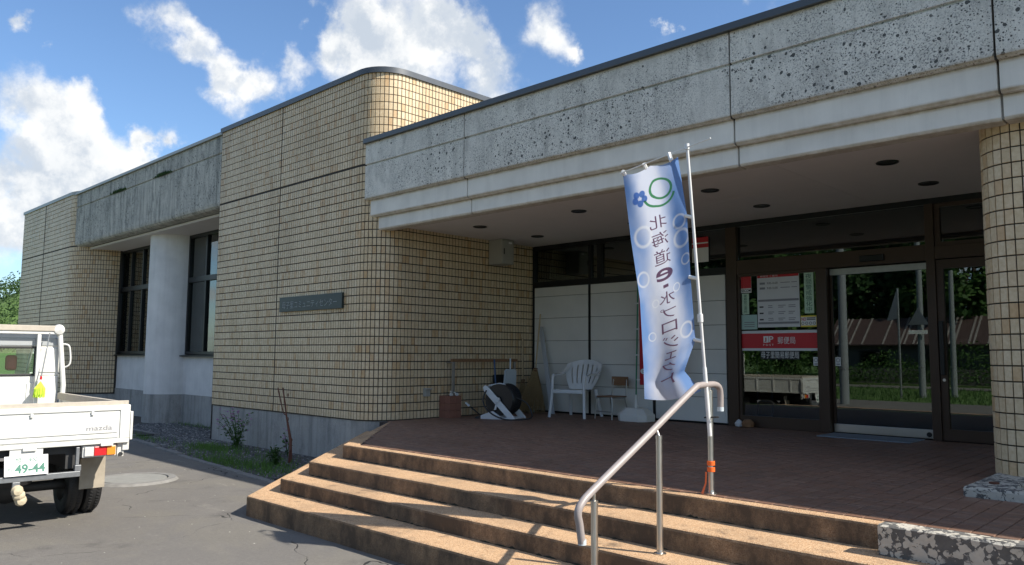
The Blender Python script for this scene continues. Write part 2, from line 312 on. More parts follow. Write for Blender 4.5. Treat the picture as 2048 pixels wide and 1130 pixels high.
    for uc, vc, ru in ((.22, .27, .17), (.88, .33, .15), (.86, .26, .12), (.30, .54, .07), (.72, .51, .07), (.12, .43, .12), (.85, .70, .13), (.20, .68, .08), (.93, .42, .09)):
        dx = t.math('MULTIPLY', t.math('SUBTRACT', sp.outputs[0], uc), 1/ru); dy = t.math('MULTIPLY', t.math('SUBTRACT', sp.outputs[1], 1-vc), 1/(ru*.27))
        dd = t.math('SQRT', t.math('ADD', t.math('MULTIPLY', dx, dx), t.math('MULTIPLY', dy, dy))); c = t.mix(t.rng(t.math('ABSOLUTE', t.math('SUBTRACT', dd, .84)), .20, .05, 0, .75), c, (.78, .82, .90))
    t.set('Base Color', c); t.set('Roughness', .75)
    tr = t.N.new('ShaderNodeBsdfTranslucent'); t.L.new(c, tr.inputs[0]); mx = t.N.new('ShaderNodeMixShader'); mx.inputs[0].default_value = .55
    t.L.new(t.b.outputs[0], mx.inputs[1]); t.L.new(tr.outputs[0], mx.inputs[2]); t.L.new(mx.outputs[0], t.out.inputs[0]); MATS['flag_cloth'] = t.m
mk_ground()
# ------------------------------------------------------------------ mesh helpers
MW = {}
class MB:
    def __init__(s, T=None): s.v = []; s.f = []; s.T = T; s.uv = None
    def add(s, vs, fs):
        b = len(s.v)
        s.v += [tuple(s.T @ Vector(p)) if s.T is not None else tuple(p) for p in vs]; s.f += [tuple(i+b for i in f) for f in fs]; return s
    def box(s, x0, x1, y0, y1, z0, z1):
        s.add([(x0, y0, z0), (x1, y0, z0), (x1, y1, z0), (x0, y1, z0), (x0, y0, z1), (x1, y0, z1), (x1, y1, z1), (x0, y1, z1)],
              [(0, 3, 2, 1), (4, 5, 6, 7), (0, 1, 5, 4), (1, 2, 6, 5), (2, 3, 7, 6), (3, 0, 4, 7)]); return s
    def prism(s, pts, z0, z1):      # plan polygon, extruded up
        n = len(pts); s.add([(x, y, z0) for x, y in pts]+[(x, y, z1) for x, y in pts],
              [tuple(range(n))[::-1], tuple(range(n, 2*n))]+[(i, (i+1) % n, (i+1) % n+n, i+n) for i in range(n)]); return s
    def profile(s, pts, x0, x1):    # (y,z) outline, extruded along x
        n = len(pts); s.add([(x0, y, z) for y, z in pts]+[(x1, y, z) for y, z in pts],
              [tuple(range(n)), tuple(range(n, 2*n))[::-1]]+[((i+1) % n, i, i+n, (i+1) % n+n) for i in range(n)]); return s
    def tube(s, path, r, n=8, cap=True):
        P = [Vector(p) for p in path]; rs = r if isinstance(r, (list, tuple)) else [r]*len(P); vs = []; side = None
        for i, p in enumerate(P):
            t = (P[min(i+1, len(P)-1)]-P[max(i-1, 0)]).normalized()
            if side is None: side = t.orthogonal().normalized()
            side = (side-t*side.dot(t)); side = side.normalized() if side.length > 1e-6 else t.orthogonal().normalized(); up = t.cross(side)
            vs += [p+(side*math.cos(2*math.pi*k/n)+up*math.sin(2*math.pi*k/n))*rs[i] for k in range(n)]
        fs = [(i*n+k, i*n+(k+1) % n, (i+1)*n+(k+1) % n, (i+1)*n+k) for i in range(len(P)-1) for k in range(n)]
        if cap: fs += [tuple(range(n))[::-1], tuple(range((len(P)-1)*n, len(P)*n))]
        s.add(vs, fs); return s
    def lathe(s, prof, c=(0, 0, 0), axis='Z', n=24, close=False):
        m = len(prof); vs = []
        for k in range(n):
            a = 2*math.pi*k/n
            for r, h in prof:
                p = (r*math.cos(a), r*math.sin(a), h)
                if axis == 'Y': p = (p[0], p[2], p[1])
                if axis == 'X': p = (p[2], p[0], p[1])
                vs.append((p[0]+c[0], p[1]+c[1], p[2]+c[2]))
        fs = [(k*m+j, ((k+1) % n)*m+j, ((k+1) % n)*m+(j+1) % m, k*m+(j+1) % m) for k in range(n) for j in range(m if close else m-1)]
        s.add(vs, fs); return s
    def build(s, name, mat, parent=None, bevel=0, smooth=False, kind=None):
        me = bpy.data.meshes.new(name); me.from_pydata(s.v, [], s.f); me.update()
        bm = bmesh.new(); bm.from_mesh(me); bmesh.ops.recalc_face_normals(bm, faces=bm.faces); bm.to_mesh(me); bm.free()
        if smooth:
            for p in me.polygons: p.use_smooth = True
        return link(name, me, mat, parent, bevel, kind, smooth)
def link(name, me, mat, parent=None, bevel=0, kind=None, smooth=False, mw=None):
    me.materials.clear(); me.materials.append(MATS[mat]); o = bpy.data.objects.new(name, me); C.objects.link(o)
    MW[o] = mw or Matrix()
    if parent is not None: o.parent = parent; o.matrix_parent_inverse = MW[parent].inverted()
    if mw: o.matrix_basis = mw
    if bevel:
        b = o.modifiers.new('bevel', 'BEVEL'); b.width = bevel; b.segments = 2; b.limit_method = 'ANGLE'; b.angle_limit = R(40)
    if smooth and hasattr(me, 'set_sharp_from_angle'): me.set_sharp_from_angle(angle=R(38))
    if kind: o['kind'] = kind
    return o
def tag(o, label, cat, group=None):
    o['label'] = label; o['category'] = cat
    if group: o['group'] = group
    return o
def thing(name, label, cat, loc=(0, 0, 0), group=None):
    o = bpy.data.objects.new(name, None); C.objects.link(o); o.location = loc; o.empty_display_size = .2; MW[o] = Matrix.Translation(loc); return tag(o, label, cat, group)
def box(name, mat, parent, x0, x1, y0, y1, z0, z1, bevel=0): return MB().box(x0, x1, y0, y1, z0, z1).build(name, mat, parent, bevel)
def tube(name, mat, parent, path, r, n=10): return MB().tube(path, r, n).build(name, mat, parent, smooth=True)
def smoothpath(pts, sub=6):
    P = [Vector(p) for p in pts]; out = []
    for i in range(len(P)-1):
        a, b, c, d = P[max(i-1, 0)], P[i], P[i+1], P[min(i+2, len(P)-1)]
        for k in range(sub):
            t = k/sub; out.append(.5*((2*b)+(c-a)*t+(2*a-5*b+4*c-d)*t*t+(3*b-a-3*c+d)*t**3))
    return out+[P[-1]]
_tc = bpy.data.curves.new('lettering', 'FONT'); _to = bpy.data.objects.new('lettering', _tc); C.objects.link(_to)
def glyphs(txt, vertical=False, weight=0.0):
    """2-D outline mesh of a text, scaled to a unit box (x 0..1 , y 0..1)"""
    V = []; F = []
    for i, ch in enumerate(txt if vertical else [txt]):
        _tc.body = ch; _tc.offset = weight if max(map(ord, txt)) < 0x2E80 else 0; _tc.resolution_u = 5; bpy.context.view_layer.update()
        me = _to.evaluated_get(bpy.context.evaluated_depsgraph_get()).to_mesh(); b = len(V)
        xs = [v.co.x for v in me.vertices] or [0]; cx = (min(xs)+max(xs))/2 if vertical else 0
        for v in me.vertices: V.append((v.co.x-cx, v.co.y-i*1.0))
        F += [tuple(q+b for q in p.vertices) for p in me.polygons]
    x0, x1 = min(v[0] for v in V), max(v[0] for v in V); y0, y1 = min(v[1] for v in V), max(v[1] for v in V)
    return [((x-x0)/(x1-x0), (y-y0)/(y1-y0)) for x, y in V], F
def text(name, mat, parent, txt, fn, vertical=False, weight=0.0):
    V, F = glyphs(txt, vertical, weight); me = bpy.data.meshes.new(name); me.from_pydata([tuple(fn(u, v)) for u, v in V], [], F); return link(name, me, mat, parent)
def wall_text(name, mat, parent, txt, x0, x1, z0, z1, y, vertical=False, weight=0.0):
    return text(name, mat, parent, txt, lambda u, v: (x0+(x1-x0)*u, y, z0+(z1-z0)*v), vertical, weight)
# ------------------------------------------------------------------ ground
TZ = .64; WY = 6.98; SOF = 3.605; DY = 10.48
me = MB(); n = 40
g = MB().add([(-900, -900, -.10), (900, -900, -.10), (900, 900, -.10), (-900, 900, -.10)], [(0, 1, 2, 3)]).build('ground', 'grass_ground'); g['kind'] = 'structure'
a = MB().prism([(-30, -10), (30, -10), (30, 4.6), (-7.2, 4.6), (-8.3, 5.3), (-9.7, 5.2), (-11.5, 5.32), (-13.4, 5.52), (-15.3, 5.75), (-30, 5.9)], -.08, 0).build('asphalt_lot', 'asphalt'); a['kind'] = 'structure'
rd = MB().box(-90, 60, -29, -25.5, -.09, -.06).build('road', 'asphalt'); rd['kind'] = 'structure'
sl = MB().prism([(-30, 5.9), (-15.3, 5.75), (-13.4, 5.52), (-11.5, 5.32), (-9.7, 5.2), (-9.2, 8), (-30, 8.4)], -.09, -.02).build('soil_bed', 'soil'); sl['kind'] = 'structure'
# kerb of cast pieces between asphalt and gravel
kb = thing('kerb', 'weathered concrete kerb edging the gravel bed beside the asphalt', 'kerb', (-12, 5.3, 0))
kp = [(-8.9, 5.14), (-9.7, 5.22), (-11.5, 5.34), (-13.4, 5.54), (-15.3, 5.77), (-18, 5.84)]
for (xa, ya), (xb, yb) in zip(kp[:-1], kp[1:]):
    k = max(1, round((xa-xb)/.62))
    for i in range(k):
        p = Vector((xa, ya, 0)).lerp(Vector((xb, yb, 0)), i/k); q = Vector((xa, ya, 0)).lerp(Vector((xb, yb, 0)), (i+.985)/k); w = .05+rnd.uniform(-.008, .008)
        nrm = Vector((q.y-p.y, p.x-q.x, 0)).normalized()*w
        MB().prism([(p-nrm)[:2], (q-nrm)[:2], (q+nrm)[:2], (p+nrm)[:2]], -.07, .025+rnd.uniform(-.012, .012)).build('kerb_stone', 'kerb_concrete', kb, .012)
# gravel
m = MB()
def stone(m, x, y, z, s):
    a = rnd.uniform(0, 6.3); h = s*rnd.uniform(.35, .7); vs = []
    for k in range(5): t = a+k*1.257; rr = s*rnd.uniform(.7, 1.15); vs.append((x+rr*math.cos(t), y+rr*math.sin(t), z))
    vs += [(x+rnd.uniform(-.3, .3)*s, y+rnd.uniform(-.3, .3)*s, z+h)]
    m.add(vs, [(k, (k+1) % 5, 5) for k in range(5)])
def inbed(x, y):
    yk = 5.2+(-9.7-x)*.1 if x > -15.3 else 5.77
    return y > yk+.08 and (y < WY-.02 or (x < -14.95 and y < 8.0))
c = 0
while c < 9000:
    x = rnd.uniform(-19, -9.0); y = rnd.uniform(5.2, 8.05)
    if x > -14.9 and rnd.random() < .25: continue
    if inbed(x, y): stone(m, x, y, -.022, rnd.uniform(.014, .04) if x < -13.6 else rnd.uniform(.010, .03)); c += 1
gr = m.build('gravel', 'gravel', kind='stuff'); tag(gr, 'loose grey gravel along the foot of the tiled building', 'gravel')
# ------------------------------------------------------------------ tile walls
TP, RP = .069, .1262
def path_point(segs, s):
    for sg in segs:
        if s <= sg['len'] or sg is segs[-1]:
            if 'c' in sg:
                a = sg['a0']+sg['dir']*s/sg['r']; n = Vector((math.cos(a), math.sin(a), 0)); return Vector((*sg['c'], 0))+n*sg['r'], n*sg.get('sg', 1)
            p = Vector((*sg['p'], 0))+Vector((*sg['d'], 0))*s; return p, Vector((*sg['n'], 0))
        s -= sg['len']
def tile_unit(w, h, d):
    b = .0025; vs = [(-w/2, 0, -h/2), (w/2, 0, -h/2), (w/2, 0, h/2), (-w/2, 0, h/2), (-w/2, -d+b, -h/2), (w/2, -d+b, -h/2), (w/2, -d+b, h/2), (-w/2, -d+b, h/2),
        (-w/2+b, -d, -h/2+b), (w/2-b, -d, -h/2+b), (w/2-b, -d, h/2-b), (-w/2+b, -d, h/2-b)]
    return vs, [(8, 9, 10, 11), (4, 5, 9, 8), (5, 6, 10, 9), (6, 7, 11, 10), (7, 4, 8, 11), (0, 1, 5, 4), (1, 2, 6, 5), (2, 3, 7, 6), (3, 0, 4, 7)]
def lay_tiles(parent, segs, cols, rows, tw, th, singles, ok, depth=.011):
    """tiles on a plan path: the nearest in view are objects, the rest one joined part"""
    spots = []
    for s in cols:
        p, n = path_point(segs, s)
        for z in rows:
            if ok(s, p, z): spots.append((p+Vector((0, 0, z)), n))
    def near(t):
        v = t[0]-CO; x, y, d = project(t[0]) if v.dot(fwd) > .1 else (-1, -1, 1)
        vis = 0 < x < 2048 and 0 < y < 1130 and t[1].dot(-v) > 0
        return -(t[1].dot(-v.normalized())/v.length_squared) if vis else 1
    order = sorted(spots, key=near); vs, fs = tile_unit(tw, th, depth)
    me = bpy.data.meshes.new('tile'); me.from_pydata(vs, [], fs); me.update(); big = MB()
    for i, (p, n) in enumerate(order):
        ang = math.atan2(n.x, -n.y)
        T = Matrix.Translation(p+n*rnd.uniform(-.0015, .001)) @ Matrix.Rotation(ang+R(rnd.uniform(-.5, .5)), 4, 'Z') @ Matrix.Rotation(R(rnd.uniform(-.4, .4)), 4, 'X')
        if i < singles: link('tile', me, 'tile', parent, mw=T)
        else: big.T = T; big.add(vs, fs)
    if big.v: big.build('tile_field', 'tile_joined', parent, kind='stuff')
def strip(segs, s0, s1, n, z0, z1, off, m):
    """thin skin following the path"""
    pts = []
    for i in range(n+1):
        p, nn = path_point(segs, s0+(s1-s0)*i/n); pts.append(p+nn*off)
    m.add([(p.x, p.y, z0) for p in pts]+[(p.x, p.y, z1) for p in pts], [(i, i+1, i+n+2, i+n+1) for i in range(n)]); return m
def solid_strip(segs, s0, s1, n, z0, z1, o0, o1, m):
    A = [path_point(segs, s0+(s1-s0)*i/n) for i in range(n+1)]; k = n+1
    ring = [[(p+nn*o).to_tuple()[:2] for p, nn in A] for o in (o0, o1)]
    vs = [(*q, z) for z in (z0, z1) for rr in ring for q in rr]; fs = []
    for i in range(n):
        fs += [(i, i+1, k+i+1, k+i), (2*k+i, 3*k+i, 3*k+i+1, 2*k+i+1), (i, 2*k+i, 2*k+i+1, i+1), (k+i, k+i+1, 3*k+i+1, 3*k+i)]
    fs += [(0, k, 3*k, 2*k), (k-1, 3*k-1, 4*k-1, 2*k-1)]; m.add(vs, fs); return m
bld = thing('community_building', 'low public building clad in beige tile with concrete fascia and glass entrance', 'building', (-12, 8, 0))
XJ = -12.56; XL = -14.93; ARC = dict(c=(-10.15, 7.48), r=.5, a0=-math.pi/2, dir=1, len=.5*math.pi/2)
SEG = [dict(p=(XL, WY), d=(1, 0), n=(0, -1), len=-10.15-XL), ARC, dict(p=(-9.65, 7.48), d=(0, 1), n=(1, 0), len=6.5)]
S_A = -10.15-XL; S_B = S_A+ARC['len']; S_E = S_B+6.5; SJ = XJ-XL; ZJ = 4.575
mw_ = MB(); strip(SEG, 0, S_E, 160, TZ-.01, 6.05, 0, mw_); mw_.box(XL, XL+.01, WY, 13.5, -.1, 6.05); wall = mw_.build('main_wall', 'mortar', bld, smooth=False)
cols = [SJ+.012+TP*(i+.5) for i in range(int((S_E-SJ)/TP)-1)]+[SJ-.012-TP*(i+.5) for i in range(int((SJ-.02)/TP))]
nlow = 31; plow = (ZJ-.012-TZ)/nlow; rows = [TZ+plow*(i+.5) for i in range(nlow)]+[ZJ+.012+.1225*(i+.5) for i in range(12)]
SIGN = (-12.38, -10.46, 2.35, 2.60)
def ok_main(s, p, z):
    if s > S_B and p.y > 7.3 and SOF+.05 < z < 4.85: return False
    if s > S_B+3.0 and z < 4.9: return False
    return True
lay_tiles(wall, SEG, cols, rows, TP-.0115, .1115, 300, ok_main, .0055)
cp = MB(); solid_strip(SEG, -.02, S_E, 120, 6.035, 6.125, -.25, .035, cp); cp.build('coping', 'coping', bld, smooth=True)
pl = MB(); strip(SEG, 0, S_A, 30, -.1, TZ-.004, -.012, pl); strip(SEG, S_A, S_B+.1, 20, -.1, TZ-.004, -.012, pl); pl.box(XL+.012, XL+.03, WY+.012, 8.1, -.1, TZ-.004); pl.build('plinth', 'plinth_concrete', bld)
box('plinth_return', 'plinth_concrete', bld, XL-.004, XL+.008, WY+.02, 8.06, -.1, TZ)
# left block
X0, X1 = -28.85, -24.2
SEG2 = [dict(p=(X0, WY), d=(1, 0), n=(0, -1), len=X1-X0), dict(c=(X1, WY+1.07), r=1.07, a0=-math.pi/2, dir=1, len=1.07*math.pi/2)]
E2 = SEG2[0]['len']+SEG2[1]['len']
w2 = MB(); strip(SEG2, 0, E2, 80, .5, 6.06, 0, w2); w2.box(X0, X0+.01, WY, 16, -.1, 6.06); lw = w2.build('side_wall', 'mortar', bld)
nl = 32; pz = (ZJ-.012-.53)/nl
lay_tiles(lw, SEG2, [TP*(i+.5) for i in range(int(E2/TP))], [.53+pz*(i+.5) for i in range(nl)]+[ZJ+.012+.1225*(i+.5) for i in range(12)], TP-.0115, .1115, 0,
    lambda s, p, z: not (abs(p.x+26.55) < .036) and not (p.x > -23.75 and z > 4.55), .0055)
cp = MB(); solid_strip(SEG2, -.02, E2-.9, 60, 6.04, 6.13, -.25, .035, cp); cp.build('coping', 'coping_light', bld, smooth=True)
pl = MB(); strip(SEG2, 0, E2, 60, -.15, .526, -.012, pl); pl.build('plinth', 'plinth_concrete', bld)
# old concrete band between the blocks
ofb = [(7.03, 4.66), (7.045, 4.60), (7.09, 4.56), (7.16, 4.545), (7.3, 4.545), (7.3, 6.02), (7.03, 6.02), (7.03, 5.675), (7.055, 5.665), (7.055, 5.645), (7.03, 5.635)]
for xa, xb in ((-24.0, -18.35), (-18.335, XL-.003)):
    MB().profile(ofb, xa, xb).build('fascia_band', 'fascia_old', bld)
box('coping', 'coping_light', bld, -24.05, XL-.02, 6.985, 7.4, 6.022, 6.09, .006)
m = MB()
for _ in range(260):
    x = rnd.choice((-17.9, -20.6))+rnd.gauss(0, .22); s = rnd.uniform(.012, .03); m.add([(x-s, 7.0+rnd.uniform(-.02, .02), 5.645), (x+s, 7.02, 5.65), (x+rnd.uniform(-.02, .02), 6.99+rnd.uniform(-.03, .02), 5.66+rnd.uniform(.02, .07))], [(0, 1, 2)])
tag(m.build('moss', 'leaf_dark', kind='stuff'), 'dark moss growing in the groove of the old concrete band', 'moss')
RY = 8.05
box('band_soffit', 'soffit', bld, -24.2, XL, 7.3, RY+.3, 4.475, 4.53)
# recessed wall with windows and half-round pillar
for xa, xb in ((-23.3, -21.6), (-21.59, -20.0), (-18.85, -16.9), (-16.89, XL)):
    box('dado_panel', 'white_wall', bld, xa, xb, RY, RY+.2, .655, 1.545)
box('base_band', 'plinth_concrete', bld, -23.3, XL, RY-.02, RY+.2, -.15, .65)
def pillar_pts(cx, cy, r, n=24): return [(cx+r*math.cos(math.pi+math.pi*i/n), cy+r*math.sin(math.pi+math.pi*i/n)) for i in range(n+1)]
MB().prism(pillar_pts(-19.42, RY, .62)+[(-18.8, RY+.25), (-20.04, RY+.25)], .652, 4.475).build('half_round_pillar', 'white_wall', bld, smooth=True)
MB().prism(pillar_pts(-19.42, RY-.001, .635)+[(-18.79, RY+.25), (-20.05, RY+.25)], -.15, .648).build('pillar_base', 'plinth_concrete', bld, smooth=True)
for xa, xb in ((-23.28, -20.04), (-18.8, XL-.02)):
    w = MB(); wf = .07
    w.box(xa, xa+wf, RY+.02, RY+.14, 1.6, 4.474); w.box(xb-wf, xb, RY+.02, RY+.14, 1.6, 4.474); w.box(xa+wf, xb-wf, RY+.021, RY+.139, 1.6, 1.67); w.box(xa+wf, xb-wf, RY+.021, RY+.139, 4.40, 4.473); w.box(xa+wf, xb-wf, RY+.01, RY+.139, 3.32, 3.44)
    ms = [xa+(xb-xa)*k/4 for k in (1, 2, 3)]
    for q in ms: w.box(q-.035, q+.035, RY+.022, RY+.138, 1.67, 3.32); w.box(q-.03, q+.03, RY+.022, RY+.138, 3.44, 4.4)
    wo = w.build('window', 'black_frame', bld)
    MB().profile([(RY-.10, 1.55), (RY+.15, 1.55), (RY+.15, 1.602), (RY-.10, 1.575)], xa-.01, xb+.01).build('sill', 'black_frame', wo)
    ed = [xa+wf]+[v for q in ms for v in (q-.035, q+.035)]+[xb-wf]
    for i in range(0, 8, 2):
        box('pane', 'window_glass', wo, ed[i], ed[i+1], RY+.07, RY+.076, 1.67, 3.32); box('pane', 'window_glass', wo, ed[i], ed[i+1], RY+.07, RY+.076, 3.44, 4.40)
    for i in range(0, 8, 2):
        cm = MB(); xs = [ed[i]+.3+k*(ed[i+1]-ed[i]-.35)/9 for k in range(10)]; 
        cm.add([(x, RY+.5+.03*(k % 2), z) for z in (1.7, 4.3) for k, x in enumerate(xs)], [(k, k+1, k+11, k+10) for k in range(9)]); cm.build('curtain', 'cloth_curtain', wo)
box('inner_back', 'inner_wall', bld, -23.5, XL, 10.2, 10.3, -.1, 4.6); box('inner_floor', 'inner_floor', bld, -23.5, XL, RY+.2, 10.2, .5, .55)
# roofs keep the daylight out of the rooms behind
box('roof', 'coping', bld, X0+.1, XL, 7.35, 16, 5.7, 5.78); box('roof_high', 'coping', bld, XL+.02, -9.72, 7.4, 13.4, 5.8, 5.9)
# ------------------------------------------------------------------ entrance canopy
can = thing('entrance_canopy', 'wide white concrete canopy with lichen spotted fascia over the entrance', 'canopy', (-4, 8.5, SOF))
xs = [-9.97, -7.7, -3.76, -1.46, 2.5, 6.4, 9.0]
for i, (xa, xb) in enumerate(zip(xs[:-1], xs[1:])):
    e = .009; up = [(6.97, 4.025), (6.97, 4.535), (7.0, 4.54), (7.0, 4.56), (6.97, 4.565), (6.97, 4.885), (7.4, 4.885), (7.4, 3.61), (7.30, 4.0), (7.05, 4.0), (6.985, 4.015)]
    x_mid = [xa+e, xa+e, xa+e]
    if i == 0: x_mid = [-9.97, -9.92, -9.85]
    MB().profile([(6.97, 4.025), (6.97, 4.535), (7.0, 4.54), (7.0, 4.56), (6.97, 4.565), (6.97, 4.885), (7.3, 4.885), (7.3, 4.005), (7.0, 4.005)], x_mid[0], xb-e).build('fascia_panel', 'fascia', can)
    MB().profile([(7.04, 3.765), (7.04, 4.004), (7.3, 4.004), (7.3, 3.74), (7.07, 3.74)], x_mid[1], xb-e).build('fascia_step', 'fascia_clean', can, .006)
    MB().profile([(7.12, 3.56), (7.12, 3.739), (7.3, 3.739), (7.3, 3.535), (7.14, 3.535)], x_mid[2], xb-e).build('fascia_lip', 'fascia_clean', can, .006)
    box('joint_filler', 'plinth_concrete', can, xb-e, xb+e, 7.15, 7.29, 3.55, 4.88); box('joint_filler', 'mortar', can, xb-e, xb+e, 6.99, 7.15, 4.0, 4.88)
box('coping', 'coping', can, -9.99, 9, 6.925, 7.45, 4.886, 4.965, .006)
box('canopy_deck', 'coping', can, -9.64, 9, 7.46, 17, 4.6, 4.7); box('canopy_end', 'fascia_clean', can, 8.9, 9, 7.4, 17, 3.0, 4.6)
sx = [-9.645, -6.6, -3.6, -.6, 2.4, 5.4, 9]; sy = [7.301, 8.86, DY+.1]
for xa, xb in zip(sx[:-1], sx[1:]):
    for ya, yb in zip(sy[:-1], sy[1:]): box('soffit_board', 'soffit', can, xa+.002, xb-.002, ya+.002, yb-.002, SOF, SOF+.03)
box('soffit_backing', 'dark_gap', can, -9.64, 9, 7.31, DY+.1, SOF+.035, SOF+.06)
for X in (-8.69, -6.73, -4.72, -2.71, -.7):
    for Y in (8.22, 9.53):
        d = MB().lathe([(.085, SOF-.012), (.105, SOF-.012), (.108, SOF+.001), (.085, SOF+.001)], (X, Y, 0), n=20, close=True).build('downlight', 'black_frame', can, smooth=True)
        MB().lathe([(.0, SOF-.004), (.084, SOF-.004)], (X, Y, 0), n=20).build('reflector', 'black_frame', d)
# ------------------------------------------------------------------ tiled pillar
PCX, PCY, PR = -1.425, 7.615, .30
pil = thing('tiled_pillar', 'round entrance pillar clad in beige tiles on a chipped stone plinth', 'pillar', (PCX, PCY, TZ))
core = MB().lathe([(PR, TZ+.03), (PR, SOF)], (PCX, PCY, 0), n=54).build('core', 'mortar', pil, smooth=True)
SP = [dict(c=(PCX, PCY), r=PR, a0=-math.pi*1.05, dir=1, len=2*math.pi*PR)]
nt_ = 27; tp = 2*math.pi*PR/nt_; nr = 23; rp = (SOF-TZ-.05)/nr
lay_tiles(core, SP, [tp*(i+.5) for i in range(nt_)], [TZ+.05+rp*(i+.5) for i in range(nr)], tp-.008, rp-.011, 300, lambda s, p, z: True, .012)
pm = MB(); pm.box(-1.70, -.75, 6.47, 6.66, TZ-.03, TZ+.07); pm.box(-1.70, -1.42, 6.66, 8.0, TZ-.03, TZ+.069); pm.box(-1.42, -.75, 6.66, 8.0, TZ-.03, TZ+.02); pm.build('plinth', 'lichen', pil, .02)
MB().lathe([(0, 0), (.035, 0), (.035, .012), (0, .012)], (-1.56, 6.75, TZ+.07), n=14).build('drain_plug', 'rust', pil)
# ------------------------------------------------------------------ terrace and steps
LV = [.64, .49, .34, .20]; FY = [5.01, 4.62, 4.31, 3.95]; LX = [-7.47, -7.52, -7.56, -7.58]
stp = thing('entrance_steps', 'four broad orange brown washed aggregate steps with angled left end', 'steps', (-4, 4.4, 0))
for i in range(4):
    y = FY[i]; x = LX[i]; yb = FY[i]+.75 if i else 6.2; xr = 4.0 if i else -1.72; k = (WY+.0-y); zb = LV[i]-.24 if i < 3 else -.1
    pts = [(x, y), (xr, y), (xr, yb), (x-(yb-y)+.43*(1 if i else 0), yb)] if i else None
    if i: pts = [(x, y), (xr, y), (xr, y+.9), (x-.0+.25, y+.9), (x-k+.34, WY+.05), (x-k-.0, WY+.05)]
    else: pts = [(x, y), (xr, y), (xr, y+.115), (x+.16, y+.115), (-9.42, 7.14), (-9.60, 7.30), (x-k-.10, 7.2)]
    n_ = int((xr-x)/.11); pts = [pts[0]]+[(x+(xr-x)*k/n_, y+rnd.gauss(0, .0022)+.003*math.sin(k*.37+i)) for k in range(1, n_)]+pts[1:]
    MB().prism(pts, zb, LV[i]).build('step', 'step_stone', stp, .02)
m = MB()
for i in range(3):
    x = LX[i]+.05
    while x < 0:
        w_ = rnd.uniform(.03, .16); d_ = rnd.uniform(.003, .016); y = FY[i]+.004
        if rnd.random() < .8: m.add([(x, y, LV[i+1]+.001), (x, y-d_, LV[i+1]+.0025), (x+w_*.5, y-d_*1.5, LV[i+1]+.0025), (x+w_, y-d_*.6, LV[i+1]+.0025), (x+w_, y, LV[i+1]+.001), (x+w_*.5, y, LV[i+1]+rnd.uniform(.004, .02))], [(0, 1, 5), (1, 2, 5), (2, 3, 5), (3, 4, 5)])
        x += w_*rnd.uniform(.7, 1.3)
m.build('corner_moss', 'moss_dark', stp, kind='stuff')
ter = MB().prism([(-7.35, 5.13), (9, 5.13), (9, DY+.2), (-9.64, DY+.2), (-9.64, 7.1), (-9.5, 7.08)], .1, TZ-.008).build('terrace', 'mortar_floor'); ter['kind'] = 'structure'
PX, PYY = .12, .0625; spots = []; vs, fs = [], []
w, d, h, b = PX-.006, PYY-.005, .02, .003
uv = [(-w/2, -d/2, -h), (w/2, -d/2, -h), (w/2, d/2, -h), (-w/2, d/2, -h), (-w/2, -d/2, -b), (w/2, -d/2, -b), (w/2, d/2, -b), (-w/2, d/2, -b), (-w/2+b, -d/2+b, 0), (w/2-b, -d/2+b, 0), (w/2-b, d/2-b, 0), (-w/2+b, d/2-b, 0)]
uf = [(8, 9, 10, 11), (4, 5, 9, 8), (5, 6, 10, 9), (6, 7, 11, 10), (7, 4, 8, 11), (0, 1, 5, 4), (1, 2, 6, 5), (2, 3, 7, 6), (3, 0, 4, 7)]
nx, ny = int(12.0/PX), int((DY-5.14)/PYY)
for i in range(nx):
    for j in range(ny):
        x = -9.6+PX*(i+.5); y = 5.14+PYY*(j+.5)
        if x < -7.27-(y-5.14)*1.083 and y < 7.2: continue
        if -1.73 < x < -.73 and 6.44 < y < 8.03: continue
        spots.append(Vector((x, y, TZ)))
def pn(p):
    x, y, dd = project(p); vis = 0 < x < 2048 and 0 < y < 1130 and not (x > 1740 and y > 1040+(x-1740)*.15)
    return (p-CO).length if vis else 99
spots.sort(key=pn); pme = bpy.data.meshes.new('paver'); pme.from_pydata(uv, [], uf); big = MB()
for i, p in enumerate(spots):
    T = Matrix.Translation(p+Vector((0, 0, rnd.uniform(-.0018, .0012)))) @ Matrix.Rotation(R(rnd.uniform(-.5, .5)), 4, 'Z') @ Matrix.Rotation(R(rnd.uniform(-.5, .5)), 4, 'X')
    if i < 300: link('paver', pme, 'paver', ter, mw=T)
    else: big.T = T; big.add(uv, uf)
big.build('paver_field', 'paver_joined', ter, kind='stuff')
lwall = MB(); n = 40
prof = lambda k: [(4.865+rnd.uniform(-.006, .006), -.1), (4.865+rnd.uniform(-.008, .008), .3), (4.868+rnd.uniform(-.008, .008), .655+rnd.uniform(-.006, .004)), (4.885, .668+rnd.uniform(-.004, .004)), (4.985, .668+rnd.uniform(-.004, .004)), (5.005, .655), (5.005, -.1)]
rows_ = [prof(k) for k in range(n+1)]; vs = [(-1.735+5.0*k/n+(rnd.uniform(-.006, .006) if k else 0), y, z) for k in range(n+1) for y, z in rows_[k]]; q = 7
lwall.add(vs, [(k*q+j, (k+1)*q+j, (k+1)*q+(j+1) % q, k*q+(j+1) % q) for k in range(n) for j in range(q)]+[tuple(range(q)), tuple(range(n*q, n*q+q))])
tag(lwall.build('low_wall', 'lichen', smooth=False), 'low concrete edge wall blotched with pale and black lichen', 'wall')
